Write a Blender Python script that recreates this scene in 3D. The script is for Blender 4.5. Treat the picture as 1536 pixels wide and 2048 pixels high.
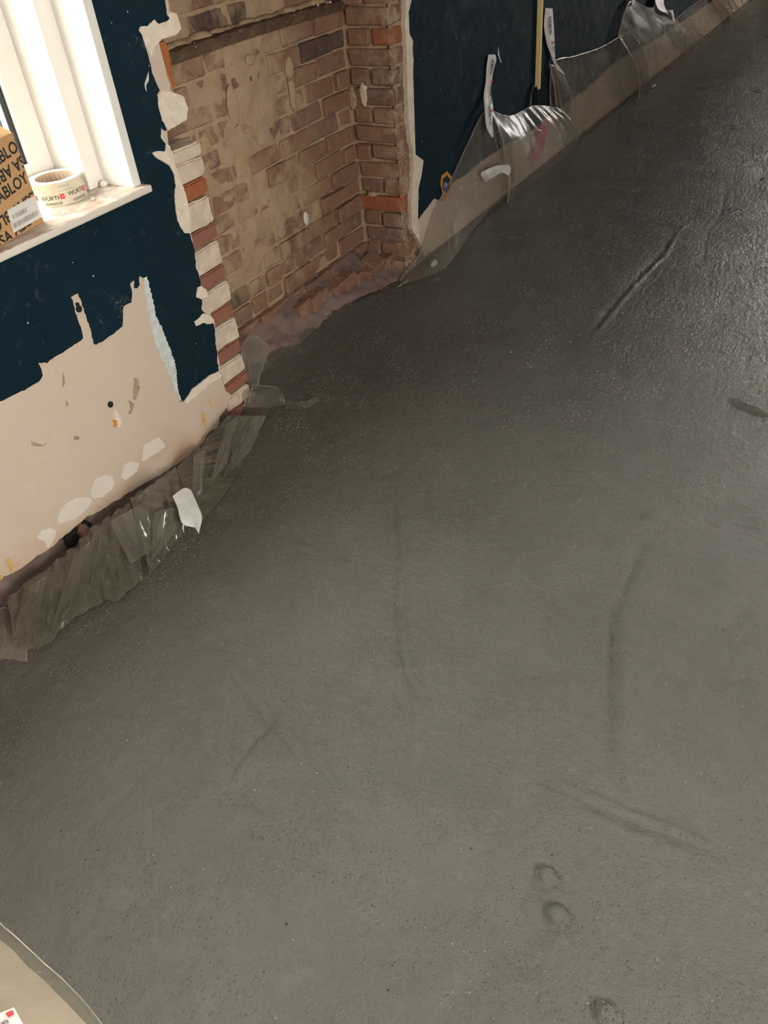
import bpy, bmesh, math, random
import numpy as np
from mathutils import Vector, Matrix
from mathutils.geometry import tessellate_polygon

random.seed(7); rng = np.random.default_rng(7)
for o in list(bpy.data.objects): bpy.data.objects.remove(o)
S = bpy.context.scene; C = S.collection

# ------------------------------------------------------------------ camera
FPX, PCX, PCY = 1610.0, 768.0, 1024.0          # focal length and centre in photo pixels
CAM = np.array([0.0, 0.0, 1.6])
_v = np.array([2040-PCX, -430-PCY, FPX]); _d = np.array([990-PCX, 3000-PCY, FPX])
_d /= np.linalg.norm(_d); _x = _v-_d*(_v@_d); _x /= np.linalg.norm(_x)
_z = -_d; _y = np.cross(_z, _x)
ROT = np.stack([_x, _y, _z])                   # camera (right, down, forward) -> world
cam = bpy.data.cameras.new('camera'); camo = bpy.data.objects.new('camera', cam); C.objects.link(camo)
cr, cd, cf = ROT[:, 0], ROT[:, 1], ROT[:, 2]
M = Matrix(((cr[0], -cd[0], -cf[0], 0), (cr[1], -cd[1], -cf[1], 0), (cr[2], -cd[2], -cf[2], 1.6), (0, 0, 0, 1)))
camo.matrix_world = M
cam.sensor_fit = 'VERTICAL'; cam.sensor_height = 24.0; cam.lens = FPX/2048*24.0
cam.clip_start = 0.02; cam.clip_end = 200
S.camera = camo

# ------------------------------------------------------------------ world and exposure
S.view_settings.view_transform = 'Standard'; S.view_settings.look = 'None'
S.view_settings.gamma = 1.0; S.view_settings.use_curve_mapping = False
S.view_settings.exposure = 0.45
w = bpy.data.worlds.new('overcast_sky'); S.world = w; w.use_nodes = True
bgn = w.node_tree.nodes['Background']
bgn.inputs['Color'].default_value = (1.0, 0.94, 0.855, 1); bgn.inputs['Strength'].default_value = 19.0

def portal(name, loc, rot, sx, sy):
    l = bpy.data.lights.new(name, 'AREA'); l.shape = 'RECTANGLE'; l.size = sx; l.size_y = sy
    l.cycles.is_portal = True
    o = bpy.data.objects.new(name, l); o.location = loc; o.rotation_euler = rot; C.objects.link(o)

YW = 1.945          # plaster face of the long wall
YB = 1.965          # brick face behind the plaster
XR0, XR1, YR, ZC, XBK = -1.6, 12.5, -1.9, 2.7, -1.6
# daylight openings of the room: x0,x1,z0,z1
WIN_L = (0.15, 1.71, 0.905, 2.2)
WIN_H = (2.2, 5.2, 1.6, 2.2)        # unseen high window, added for the sheen on the wet floor
WIN_R = (-0.9, 0.7, 0.9, 2.2)
WIN_F = (-1.6, -0.3, 0.6, 2.1)     # glazed doors in the far wall, y0,y1,z0,z1
portal('window_portal', ((WIN_L[0]+WIN_L[1])/2, 2.39, (WIN_L[2]+WIN_L[3])/2), (-math.pi/2, 0, 0), WIN_L[1]-WIN_L[0], WIN_L[3]-WIN_L[2])
portal('window_portal', ((WIN_H[0]+WIN_H[1])/2, 2.39, (WIN_H[2]+WIN_H[3])/2), (-math.pi/2, 0, 0), WIN_H[1]-WIN_H[0], WIN_H[3]-WIN_H[2])
portal('window_portal', ((WIN_R[0]+WIN_R[1])/2, YR-.02, (WIN_R[2]+WIN_R[3])/2), (math.pi/2, 0, 0), WIN_R[1]-WIN_R[0], WIN_R[3]-WIN_R[2])
portal('window_portal', (XR1+.02, (WIN_F[0]+WIN_F[1])/2, (WIN_F[2]+WIN_F[3])/2), (0, math.pi/2, 0), WIN_F[3]-WIN_F[2], WIN_F[1]-WIN_F[0])

# ------------------------------------------------------------------ helpers
def ray(p): return ROT @ np.array([p[0]-PCX, p[1]-PCY, FPX])
def onY(p, y): d = ray(p); return CAM+d*(y/d[1])
def onX(p, x): d = ray(p); return CAM+d*(x/d[0])
def onZ(p, z=0.0): d = ray(p); return CAM+d*((z-1.6)/d[2])
def onPlane(p, o, n): d = ray(p); return CAM+d*(((o-CAM)@n)/(d@n))
def WX(p, y=YW): q = onY(p, y); return (q[0], q[2])

def vnoise(x, y, seed=0):
    xi = np.floor(x).astype(np.int64); yi = np.floor(y).astype(np.int64)
    fx = x-xi; fy = y-yi; fx = fx*fx*(3-2*fx); fy = fy*fy*(3-2*fy)
    def h(a, b):
        n = (a*374761393+b*668265263+seed*1442695041) & 0x7fffffff
        n = ((n ^ (n >> 13))*1274126177) & 0x7fffffff
        return ((n ^ (n >> 16)) & 0xffff)/65535.0
    return (h(xi, yi)*(1-fx)+h(xi+1, yi)*fx)*(1-fy)+(h(xi, yi+1)*(1-fx)+h(xi+1, yi+1)*fx)*fy
def fbm(x, y, o=4, seed=0):
    s = 0; a = .5
    for k in range(o): s = s+a*(vnoise(x*2**k, y*2**k, seed+k)-.5)*2; a *= .5
    return s

def link(name, me, mat=None, parent=None, smooth=False):
    o = bpy.data.objects.new(name, me); C.objects.link(o)
    if mat: me.materials.append(mat)
    if parent: o.parent = parent
    if smooth: me.polygons.foreach_set('use_smooth', [True]*len(me.polygons))
    return o
def mesh(name, verts, faces, mat=None, parent=None, smooth=False):
    me = bpy.data.meshes.new(name); me.from_pydata([tuple(v) for v in verts], [], faces); me.validate(); me.update()
    return link(name, me, mat, parent, smooth)
def bm_obj(name, bm, mat=None, parent=None, smooth=False):
    bmesh.ops.recalc_face_normals(bm, faces=bm.faces)
    me = bpy.data.meshes.new(name); bm.to_mesh(me); bm.free(); return link(name, me, mat, parent, smooth)
def box_into(bm, a, b, bevel=0.0):
    g = bmesh.ops.create_cube(bm, size=1.0); vs = g['verts']
    for v in vs: v.co = Vector([(a[k]+b[k])/2+v.co[k]*(b[k]-a[k]) for k in range(3)])
    if bevel:
        es = list({e for v in vs for e in v.link_edges})
        bmesh.ops.bevel(bm, geom=es, offset=bevel, segments=2, affect='EDGES', profile=.5)
def box(name, a, b, mat, parent=None, bevel=0.0):
    bm = bmesh.new(); box_into(bm, a, b, bevel); return bm_obj(name, bm, mat, parent)
def tag(o, label=None, cat=None, group=None, kind=None):
    if label: o['label'] = label
    if cat: o['category'] = cat
    if group: o['group'] = group
    if kind: o['kind'] = kind
    return o
def empty(name, loc=(0, 0, 0)):
    o = bpy.data.objects.new(name, None); o.location = loc; o.empty_display_size = .05; C.objects.link(o); return o
def put(child, root):           # parent while keeping the child where it is built (world coordinates)
    child.parent = root; child.matrix_parent_inverse = Matrix.Translation(-Vector(root.location)); return child

def sub(child, part):           # sub-part of a part that sits at the world origin
    child.parent = part; return child

def jag(loop, step=.012, amp=.0025, seed=1):
    out = []; n = len(loop); r = random.Random(seed)
    for i in range(n):
        a = np.array(loop[i]); b = np.array(loop[(i+1) % n]); L = np.linalg.norm(b-a)
        k = max(1, min(60, int(L/step))); t = (b-a)/max(L, 1e-9); nn = np.array([-t[1], t[0]])
        for j in range(k):
            p = a+(b-a)*j/k
            if j or L < .3: p = p+nn*r.uniform(-amp, amp)*(1 if L < 1.2 else .3)
            out.append((float(p[0]), float(p[1])))
    return out
def slab(name, loops, y0, y1, mat, parent=None, tilt=None):
    """flat slab in the wall plane: loops of (x,z), first is the outline, others are holes; y0 faces the room"""
    vl = [[Vector((p[0], p[1], 0)) for p in L] for L in loops]
    tris = tessellate_polygon(vl); flat = [p for L in loops for p in L]; n = len(flat)
    V = [(p[0], y0, p[1]) for p in flat]+[(p[0], y1, p[1]) for p in flat]
    F = [t for t in tris]+[(t[2]+n, t[1]+n, t[0]+n) for t in tris]; s = 0
    for L in loops:
        m = len(L)
        for i in range(m): F.append((s+i, s+(i+1) % m, s+(i+1) % m+n, s+i+n))
        s += m
    bm = bmesh.new(); bv = [bm.verts.new(v) for v in V]
    for f in F:
        try: bm.faces.new([bv[i] for i in f])
        except ValueError: pass
    return bm_obj(name, bm, mat, parent)
def P(pts, y=YW): return [WX(p, y) for p in pts]

def text_mesh(s, size, bold=.0):
    cu = bpy.data.curves.new('lettering', 'FONT'); cu.body = s; cu.size = size; cu.offset = bold
    cu.resolution_u = 3
    t = bpy.data.objects.new('lettering', cu); me = t.to_mesh()
    V = [tuple(v.co) for v in me.vertices]; F = [tuple(p.vertices) for p in me.polygons]
    t.to_mesh_clear(); bpy.data.objects.remove(t); bpy.data.curves.remove(cu)
    return V, F

# ------------------------------------------------------------------ materials
class NT:
    def __init__(s, name):
        s.m = bpy.data.materials.new(name); s.m.use_nodes = True; s.t = s.m.node_tree; s.n = s.t.nodes; s.l = s.t.links
        s.b = s.n['Principled BSDF']; s.out = s.n['Material Output']
        g = s.n.new('ShaderNodeNewGeometry'); s.pos = g.outputs['Position']; s.geo = g
    def new(s, t, **kw):
        n = s.n.new(t)
        for k, v in kw.items(): setattr(n, k, v)
        return n
    def put(s, a, b):
        if isinstance(b, bpy.types.NodeSocket): s.l.new(b, a)
        else: a.default_value = b
    def scale(s, v):
        m = s.new('ShaderNodeVectorMath', operation='MULTIPLY'); s.l.new(s.pos, m.inputs[0]); m.inputs[1].default_value = v; return m.outputs[0]
    def noise(s, sc, det=4, rough=.55, dist=0., vec=None, col=False):
        n = s.new('ShaderNodeTexNoise'); s.l.new(vec or s.pos, n.inputs['Vector'])
        n.inputs['Scale'].default_value = sc; n.inputs['Detail'].default_value = det
        n.inputs['Roughness'].default_value = rough; n.inputs['Distortion'].default_value = dist
        return n.outputs['Color' if col else 'Fac']
    def voro(s, sc, vec=None, out='Distance', feature='F1', rnd=1.0):
        n = s.new('ShaderNodeTexVoronoi', feature=feature); s.l.new(vec or s.pos, n.inputs['Vector']); n.inputs['Scale'].default_value = sc
        n.inputs['Randomness'].default_value = rnd
        return n.outputs[out]
    def ramp(s, f, a, b, lo=0., hi=1.):
        n = s.new('ShaderNodeMapRange'); n.clamp = True; s.put(n.inputs[0], f)
        for k, v in zip((1, 2, 3, 4), (a, b, lo, hi)): n.inputs[k].default_value = v
        return n.outputs[0]
    def math(s, op, a, b=0.):
        n = s.new('ShaderNodeMath', operation=op); s.put(n.inputs[0], a); s.put(n.inputs[1], b); return n.outputs[0]
    def mix(s, f, a, b):
        n = s.new('ShaderNodeMix', data_type='RGBA'); s.put(n.inputs[0], f)
        for i, v in ((6, a), (7, b)):
            if isinstance(v, tuple): v = v if len(v) == 4 else v+(1,)
            s.put(n.inputs[i], v)
        return n.outputs[2]
    def sep(s):
        n = s.new('ShaderNodeSeparateXYZ'); s.l.new(s.pos, n.inputs[0]); return n.outputs
    def bump(s, h, strength=.3, dist=.01, prev=None):
        n = s.new('ShaderNodeBump'); s.l.new(h, n.inputs['Height']); n.inputs['Strength'].default_value = strength
        n.inputs['Distance'].default_value = dist
        if prev: s.l.new(prev, n.inputs['Normal'])
        return n.outputs[0]
    def done(s, col=None, rough=None, normal=None, **kw):
        if col is not None: s.put(s.b.inputs['Base Color'], col+(1,) if isinstance(col, tuple) and len(col) == 3 else col)
        if rough is not None: s.put(s.b.inputs['Roughness'], rough)
        if normal is not None: s.l.new(normal, s.b.inputs['Normal'])
        for k, v in kw.items(): s.put(s.b.inputs[k], v)
        return s.m

def simple(name, col, rough=.6, var=.12, sc=30, bump=.0, **kw):
    n = NT(name); f = n.noise(sc, 5)
    c = n.mix(n.ramp(f, .3, .7), tuple(x*(1-var) for x in col), tuple(min(1, x*(1+var)) for x in col))
    return n.done(c, rough, n.bump(f, bump, .005) if bump else None, **kw)

def m_plaster():
    n = NT('plaster'); a = n.noise(2.2, 5, .6); b = n.noise(14, 6, .65, .6); z = n.sep()[2]
    c = n.mix(n.ramp(a, .35, .65), (.575, .475, .375), (.545, .435, .36))
    c = n.mix(n.ramp(b, .56, .72, 0, .45), c, (.64, .56, .47))
    st = n.math('MULTIPLY', n.ramp(z, .16, .02), n.ramp(n.noise(7, 4), .4, .62))
    c = n.mix(n.math('MULTIPLY', st, .7), c, (.52, .35, .22))
    d = n.math('MULTIPLY', n.ramp(n.noise(9, 6, .7, 1.5), .66, .72), n.ramp(n.noise(38, 3), .5, .6))
    c = n.mix(n.math('MULTIPLY', d, .6), c, (.30, .20, .13))
    return n.done(c, .85, n.bump(n.noise(60, 5), .18, .004))
def m_blue():
    n = NT('navy_wall_paint'); a = n.noise(1.7, 4)
    c = n.mix(n.ramp(a, .35, .65), (.0055, .0160, .026), (.0082, .022, .034))
    sc = n.math('MULTIPLY', n.ramp(n.noise(6, 5, .7, .8), .60, .74), n.ramp(n.noise(120, 3, .7), .5, .64))
    c = n.mix(n.math('MULTIPLY', sc, .5), c, (.30, .36, .40))
    big = n.ramp(n.noise(11, 4, .6, 2.0), .62, .78, 0, .09)
    c = n.mix(big, c, (.3, .36, .4))
    v = n.voro(26); k = n.math('MULTIPLY', n.ramp(v, .075, .05), n.ramp(n.noise(9, 2), .55, .6))
    c = n.mix(k, c, (.62, .60, .55))
    return n.done(c, n.ramp(n.noise(14, 4), .3, .7, .6, .78), n.bump(n.noise(90, 4), .08, .003), **{'Specular IOR Level': .05})
def smear_mask(n):
    x, y, z = n.sep()
    m = n.math('MULTIPLY', n.ramp(x, 3.05, 2.75), n.ramp(x, 2.12, 2.3))
    m = n.math('MULTIPLY', m, n.ramp(z, .12, .3))
    return n.math('MULTIPLY', n.math('ADD', m, .18), n.ramp(n.noise(9, 5, .65, .8), .40, .60))
def m_brick(name, cols, dust=1.0, soot=.0):
    n = NT(name); oi = n.new('ShaderNodeObjectInfo'); r = oi.outputs['Random']
    c = n.mix(n.ramp(r, 0, .5), cols[0], cols[1]); c = n.mix(n.ramp(r, .5, 1), c, cols[2])
    g = n.noise(26, 6, .7, .5); c = n.mix(n.ramp(g, .35, .7, 0, .5), c, tuple(v*.55 for v in cols[0]))
    mort = n.mix(n.noise(18, 5), (.35, .238, .145), (.43, .305, .19))
    k = n.math('MULTIPLY', smear_mask(n), dust)
    k2 = n.math('MULTIPLY', n.ramp(n.noise(26, 6, .7), .50, .66), .55*dust)
    c = n.mix(n.math('MAXIMUM', k, k2), c, mort)
    x, y, z = n.sep(); wash = n.math('MULTIPLY', n.math('MULTIPLY', n.ramp(x, 3.15, 3.3), n.ramp(y, 2.12, 1.98)), n.ramp(n.noise(15, 5, .7, .5), .46, .60))
    c = n.mix(n.math('MULTIPLY', wash, .75*min(1, dust+.1)), c, (.47, .37, .28))
    b = n.bump(n.noise(70, 6, .7), .6, .008, n.bump(n.noise(16, 4), .5, .016))
    return n.done(c, .9, b)
def m_mortar():
    n = NT('old_lime_mortar'); a = n.noise(11, 6, .65)
    c = n.mix(n.ramp(a, .3, .7), (.37, .25, .15), (.46, .335, .215))
    c = n.mix(n.ramp(n.noise(5, 3), .55, .7, 0, .6), c, (.42, .29, .20))
    c = n.mix(n.ramp(n.noise(33, 4), .62, .72, 0, .6), c, (.20, .13, .085))
    return n.done(c, .95, n.bump(n.noise(75, 6, .7), .6, .006))
def m_substrate():
    n = NT('dusty_wall_core'); a = n.noise(9, 6, .65, .5)
    c = n.mix(n.ramp(a, .3, .7), (.145, .095, .082), (.25, .18, .155))
    return n.done(c, .95, n.bump(n.noise(45, 6, .7), .7, .01))
def m_concrete():
    n = NT('wet_concrete'); at = n.new('ShaderNodeAttribute', attribute_name='rough'); q = at.outputs['Fac']
    a = n.noise(1.6, 5, .6); b = n.noise(9, 6, .6)
    c = n.mix(n.ramp(a, .35, .65), (.068, .061, .048), (.094, .086, .070))
    c = n.mix(n.ramp(b, .5, .75, 0, .4), c, (.112, .104, .090))
    x, y, z = n.sep()
    c = n.mix(n.ramp(n.noise(150, 3), .68, .76, 0, .5), c, (.07, .06, .045))
    c = n.mix(n.ramp(n.noise(28, 6, .75, .6), .5, .7, 0, .35), c, (.064, .055, .044)); c = n.mix(n.ramp(n.noise(17, 6, .75, .9), .54, .70, 0, .4), c, (.125, .114, .100))
    st = n.math('MULTIPLY', n.ramp(n.noise(5, 5, .7, 1.), .56, .68), n.ramp(x, 1.4, .8))
    c = n.mix(n.math('MULTIPLY', st, .5), c, (.135, .112, .104))
    r0 = n.ramp(n.noise(4, 5, .6), .3, .7, .28, .42)
    r0 = n.math('SUBTRACT', r0, n.math('MULTIPLY', q, .12))
    h = n.bump(n.noise(190, 4, .6), .7, .004)
    h = n.bump(n.noise(48, 6, .7), .8, .010, h)
    h = n.bump(n.noise(7, 3, .5), .10, .02, h)
    peb = n.math('MULTIPLY', n.ramp(n.voro(95), .28, .12), n.ramp(n.noise(6, 3), .45, .62))
    h = n.bump(peb, 1.0, .006, h)
    # coarse wind-rippled wet patch
    rv = n.scale((26, 60, 30)); rp = n.math('MULTIPLY', n.noise(1.0, 4, .6, .6, rv), q)
    h = n.bump(rp, 1.0, .03, h)
    return n.done(c, r0, h, **{'Specular IOR Level': 1.0})
def m_film(name, tint, alpha, haze=.5, rough=.2, gl=.6):
    n = NT(name); n.n.remove(n.b)
    t = n.new('ShaderNodeBsdfTransparent'); t.inputs[0].default_value = (.93, .92, .89, 1)
    d = n.new('ShaderNodeBsdfDiffuse'); tr = n.new('ShaderNodeBsdfTranslucent')
    for x in (d, tr): x.inputs[0].default_value = tint+(1,)
    a = n.new('ShaderNodeMixShader'); a.inputs[0].default_value = .45; n.l.new(d.outputs[0], a.inputs[1]); n.l.new(tr.outputs[0], a.inputs[2])
    m1 = n.new('ShaderNodeMixShader'); n.l.new(n.ramp(n.noise(13, 4, .6, .8), .3, .7, alpha*(1-haze*.5), alpha*(1+haze*.5)), m1.inputs[0])
    n.l.new(t.outputs[0], m1.inputs[1]); n.l.new(a.outputs[0], m1.inputs[2])
    g = n.new('ShaderNodeBsdfGlossy'); g.inputs['Roughness'].default_value = rough
    bp = n.bump(n.noise(22, 3, .5, .6), .18, .006); n.l.new(bp, g.inputs['Normal'])
    lw = n.new('ShaderNodeLayerWeight'); n.l.new(bp, lw.inputs['Normal'])      # same from both sides of the thin sheet
    fr = n.math('ADD', n.math('MULTIPLY', n.math('POWER', lw.outputs['Facing'], 4.), .8), .06)
    m2 = n.new('ShaderNodeMixShader'); n.l.new(n.math('MULTIPLY', fr, gl), m2.inputs[0])
    n.l.new(m1.outputs[0], m2.inputs[1]); n.l.new(g.outputs[0], m2.inputs[2]); n.l.new(m2.outputs[0], n.out.inputs[0])
    return n.m
def m_glass():
    n = NT('window_glass'); n.n.remove(n.b)
    t = n.new('ShaderNodeBsdfTransparent'); t.inputs[0].default_value = (.93, .96, .94, 1)
    g = n.new('ShaderNodeBsdfGlossy'); g.inputs['Roughness'].default_value = .02
    lw = n.new('ShaderNodeLayerWeight'); m = n.new('ShaderNodeMixShader'); n.l.new(n.math('ADD', n.math('MULTIPLY', n.math('POWER', lw.outputs['Facing'], 5.), .9), .04), m.inputs[0])
    n.l.new(t.outputs[0], m.inputs[1]); n.l.new(g.outputs[0], m.inputs[2]); n.l.new(m.outputs[0], n.out.inputs[0]); return n.m
def m_sill():
    n = NT('dusty_white_sill'); k = n.math('MULTIPLY', n.ramp(n.noise(16, 6, .7, .6), .42, .62), n.ramp(n.geo.outputs['Normal'], 0, 1))
    nz = n.new('ShaderNodeSeparateXYZ'); n.l.new(n.geo.outputs['Normal'], nz.inputs[0])
    k = n.math('MULTIPLY', n.ramp(n.noise(16, 6, .7, .6), .42, .62), n.ramp(nz.outputs[2], .5, .9))
    c = n.mix(n.math('MULTIPLY', k, .8), (.66, .61, .54), (.36, .21, .165))
    return n.done(c, .5)
def m_card():
    n = NT('brown_cardboard'); v = n.scale((3, 3, 60)); f = n.noise(4, 4, .6, 0, v)
    return n.done(n.mix(n.ramp(f, .3, .7), (.42, .245, .105), (.50, .30, .135)), .8)
def m_wood():
    n = NT('pale_pine'); v = n.scale((40, 40, 2)); f = n.noise(2, 4, .6, .4, v)
    return n.done(n.mix(n.ramp(f, .3, .7), (.88, .66, .27), (.95, .76, .36)), .6)
def m_iron():
    n = NT('rusty_lintel_iron'); f = n.noise(24, 6, .7)
    c = n.mix(n.ramp(f, .3, .7), (.055, .032, .018), (.14, .085, .045))
    c = n.mix(n.ramp(n.noise(60, 4), .66, .72), c, (.45, .38, .28))
    return n.done(c, .8, n.bump(f, .6, .008))

MT = dict(plaster=m_plaster(), blue=m_blue(), mortar=m_mortar(), core=m_substrate(), concrete=m_concrete(),
          br_purple=m_brick('purple_brown_brick', [(.245, .122, .080), (.29, .14, .088), (.19, .105, .080)]),
          br_red=m_brick('weathered_red_brick', [(.27, .125, .085), (.23, .12, .095), (.21, .12, .10)], 1.0),
          br_orange=m_brick('fresh_orange_brick', [(.42, .13, .035), (.38, .11, .04), (.34, .11, .05)], .25),
          br_dark=m_brick('sooty_brick', [(.075, .045, .036), (.10, .058, .044), (.12, .07, .055)], .5),
          br_col=m_brick('column_red_brick', [(.36, .135, .065), (.30, .115, .07), (.27, .11, .085)], .35),
          coat=simple('white_plaster_coat', (.58, .48, .38), .9, .16, 24, .5),
          patch=simple('pale_filler', (.68, .61, .55), .8, .05, 20, .1),
          brush=simple('thin_white_brushwork', (.56, .60, .59), .7, .2, 60, .1),
          lip=simple('fresh_plaster_edge', (.70, .61, .50), .85, .1, 40, .3),
          wht=simple('cream_white_gloss_paint', (.76, .735, .69), .35, .03, 6), sill=m_sill(), glass=m_glass(),
          gasket=simple('black_rubber', (.02, .02, .022), .5), card=m_card(), ink=simple('black_ink', (.012, .011, .011), .6),
          label=simple('white_label_paper', (.66, .64, .60), .6, .04, 12), grey_ink=simple('grey_ink', (.24, .24, .25), .7),
          tape=simple('cream_tape_paper', (.64, .58, .45), .38, .04, 20), tapetop=simple('white_tape_side', (.66, .68, .72), .6, .03, 50),
          core_card=simple('tan_card_core', (.46, .36, .24), .8), purple=simple('purple_ink', (.16, .13, .33), .6),
          red=simple('red_ink', (.72, .06, .07), .5), wtape=simple('white_masking_tape', (.72, .72, .70), .5, .1, 40, .2),
          wood=m_wood(), iron=m_iron(), black=simple('black_void', (.006, .006, .006), .9),
          pipe=simple('brown_pipe', (.13, .06, .045), .4, .2, 40), plug=simple('blue_grey_cable', (.10, .12, .2), .4),
          orange=simple('orange_plastic', (.62, .25, .03), .5), redtape=simple('red_packaging', (.55, .05, .09), .45),
          film=m_film('clear_plastic_film', (.46, .42, .36), .36, .6, .18, .32), film_far=m_film('dull_plastic_film', (.34, .29, .23), .44, .6, .30, .12),
          film_dirty=m_film('slurry_coated_film', (.20, .185, .135), .62, .5, .16, 1.3),
          film_edge=m_film('bright_film_crease', (.70, .66, .60), .5, .7, .12, 1.4), film_edge_dirty=m_film('muddy_film_crease', (.27, .25, .20), .5, .7, .14, 1.2),  # paler tints paint the highlights along film edges and creases
          film_fold=m_film('grey_film_fold', (.30, .28, .23), .42, .6, .14, 1.2), film_fold_dark=m_film('muddy_film_fold', (.17, .155, .11), .5, .5, .16, 1.2),  # grey fold is a lighter copy of the slurry film, coloured as lit
          film_pale=m_film('milky_plastic_film', (.70, .64, .55), .28),
          room=simple('dull_room_wall', (.16, .16, .155), .9, .04, 3), ceil=simple('white_ceiling', (.74, .71, .66), .9, .03, 3),
          stain=simple('brown_stain', (.36, .25, .16), .9, .2, 40), ystain=simple('yellow_drip', (.56, .38, .14), .7, .15, 40),
          rubble=simple('pink_rubble', (.50, .34, .28), .95, .3, 60, .8), green=simple('garden_green', (.022, .036, .026), .9, .3, 8),
          grit=simple('wet_grit', (.18, .165, .135), .35, .4, 200), darkgrit=simple('dark_grit', (.03, .025, .02), .5, .3, 200))

# ------------------------------------------------------------------ room shell
NX0, NX1, NYB = 2.03, 3.28, 2.185        # brick recess: left edge, right jamb face, back face
bm = bmesh.new()
x0, x1, z0, z1 = WIN_L
box_into(bm, (XR0, YB, -.12), (1.885, 2.40, z0-.02)); box_into(bm, (XR0, YB, z1), (1.885, 2.40, ZC))
box_into(bm, (XR0, YB, z0-.02), (x0, 2.40, z1)); box_into(bm, (x1+.035, YB, z0-.02), (1.885, 2.40, z1))
h0, h1, k0, k1 = WIN_H
box_into(bm, (NX1+.10, YB, -.12), (XR1, 2.40, 1.5)); box_into(bm, (1.885, YB, 1.5), (h0, 2.40, ZC)); box_into(bm, (h1, YB, 1.5), (XR1, 2.40, ZC)); box_into(bm, (h0, YB, 1.5), (h1, 2.40, k0)); box_into(bm, (h0, YB, k1), (h1, 2.40, ZC))
wall_left = bm_obj('wall_left', bm, MT['core']); tag(wall_left, 'long wall of navy paint peeling off pale plaster over brick', 'wall', kind='structure')

# plaster skin -----------------------------------------------------
L_edge = [(462, 789), (460, 786), (451, 783), (446, 765), (440, 743), (438, 722), (436, 708), (433, 682), (431, 655), (427, 640), (421, 625), (410, 608), (408, 585), (402, 566),
          (399, 548), (394, 525), (389, 505), (386, 490), (383, 469), (380, 455), (376, 420), (370, 390), (362, 365), (355, 345), (345, 320), (343, 306), (338, 290), (334, 262), (372, 240), (375, 215), (365, 192), (342, 182), (336, 158), (326, 120), (318, 86),
          (322, 78), (352, 68), (361, 58), (352, 28), (340, 22)]
R_edge = [(811, 2), (810, 48), (813, 113), (814, 181), (817, 249), (825, 306), (827, 340), (822, 397), (824, 459), (838, 484)]
bot = [(0, 1158), (43, 1137), (75, 1112), (99, 1098), (140, 1062), (172, 1034), (200, 1022), (228, 1003), (258, 986), (290, 966), (330, 944), (370, 917), (389, 900), (408, 885), (417, 866), (436, 853), (440, 834), (455, 810)]
out = [(XR0, .075), (0.3, .072)]+P(bot)+P(L_edge)+[(2.02, 1.36), (2.06, 1.42), (2.15, 1.50), (2.6, 1.53), (3.1, 1.51), (3.33, 1.44), (3.38, 1.3)]+P(R_edge)
le = out[-1]
out += [(le[0]+.05, .03), (le[0]+.3, .02), (XR1, .02), (XR1, ZC), (XR0, ZC)]
high_hole = [(h0, k0), (h0, k1), (h1, k1), (h1, k0)]
win_hole = [(x0, z0-.02), (x0, z1), (x1+.03, z1), (x1+.03, z0-.02)]
plaster = slab('plaster_skin', [jag(out, .014, .003, 3), win_hole, high_hole], YW, YB+.002, MT['plaster'], wall_left)

# navy paint, left of the recess
lb_edge = [(329, 0), (333, 29), (338, 36), (333, 43), (316, 48), (307, 40), (294, 52), (279, 53), (276, 61), (283, 70), (289, 91), (298, 120), (303, 146), (310, 164), (319, 180), (314, 190), (316, 213), (323, 240), (333, 260),
           (330, 262), (321, 256), (324, 274), (331, 286), (329, 303), (315, 302), (303, 306), (309, 313), (325, 323), (338, 331), (347, 349), (350, 372), (348, 392), (350, 417), (354, 440), (361, 456), (367, 466), (379, 467), (383, 480),
           (388, 503), (389, 510), (392, 536), (399, 555), (401, 572), (394, 575), (391, 594), (402, 598), (404, 607), (402, 620), (411, 627), (416, 632), (424, 640), (429, 655), (430, 682), (434, 708), (434, 721), (437, 741),
           (417, 751), (384, 777), (366, 804), (361, 803), (353, 780), (347, 728), (339, 705), (327, 676), (321, 656), (309, 633), (301, 591), (293, 554), (286, 557), (278, 552), (279, 570), (273, 578), (267, 576), (269, 563), (265, 560), (260, 568), (264, 585), (262, 604), (246, 614), (244, 653), (228, 666), (208, 681), (192, 689), (187, 687),
           (179, 653), (171, 630), (156, 586), (142, 594), (150, 624), (163, 660), (166, 677), (143, 692), (120, 708), (94, 725), (77, 725), (85, 751), (78, 764), (42, 783), (0, 804), (-60, 845), (-160, 880)]
pb = P(lb_edge)
outb = [(XR0, ZC), (2.15, ZC), (2.15, 1.57), (2.07, 1.5), (2.03, 1.42)]+pb+[(XR0, .42)]
slab('paint_layer', [jag(outb, .009, .0022, 5), win_hole], YW-.0016, YW+.001, MT['blue'], wall_left)
# right of the recess
rb_edge = [(822, 0), (816, 25), (818, 68), (825, 82), (824, 100), (826, 122), (825, 139), (826, 181), (828, 246), (830, 309), (846, 321), (842, 351), (836, 377), (836, 439), (851, 419), (868, 397), (885, 402), (905, 365), (930, 350), (960, 325), (1010, 290), (1063, 262), (1110, 222), (1169, 180), (1234, 120), (1309, 80), (1380, 33)]
outr = [(2.14, 1.59), (2.14, 1.57), (2.7, 1.58), (3.15, 1.57), (3.40, 1.46)]+P(rb_edge)+[(XR1, .29), (XR1, ZC), (5.25, ZC), (5.25, 1.59)]
slab('paint_layer', [jag(outr, .010, .0022, 6)], YW-.0016, YW+.001, MT['blue'], wall_left)
box('paint_band', (2.14, YW-.0016, 2.21), (5.26, YW+.001, ZC), MT['blue'], wall_left)

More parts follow.
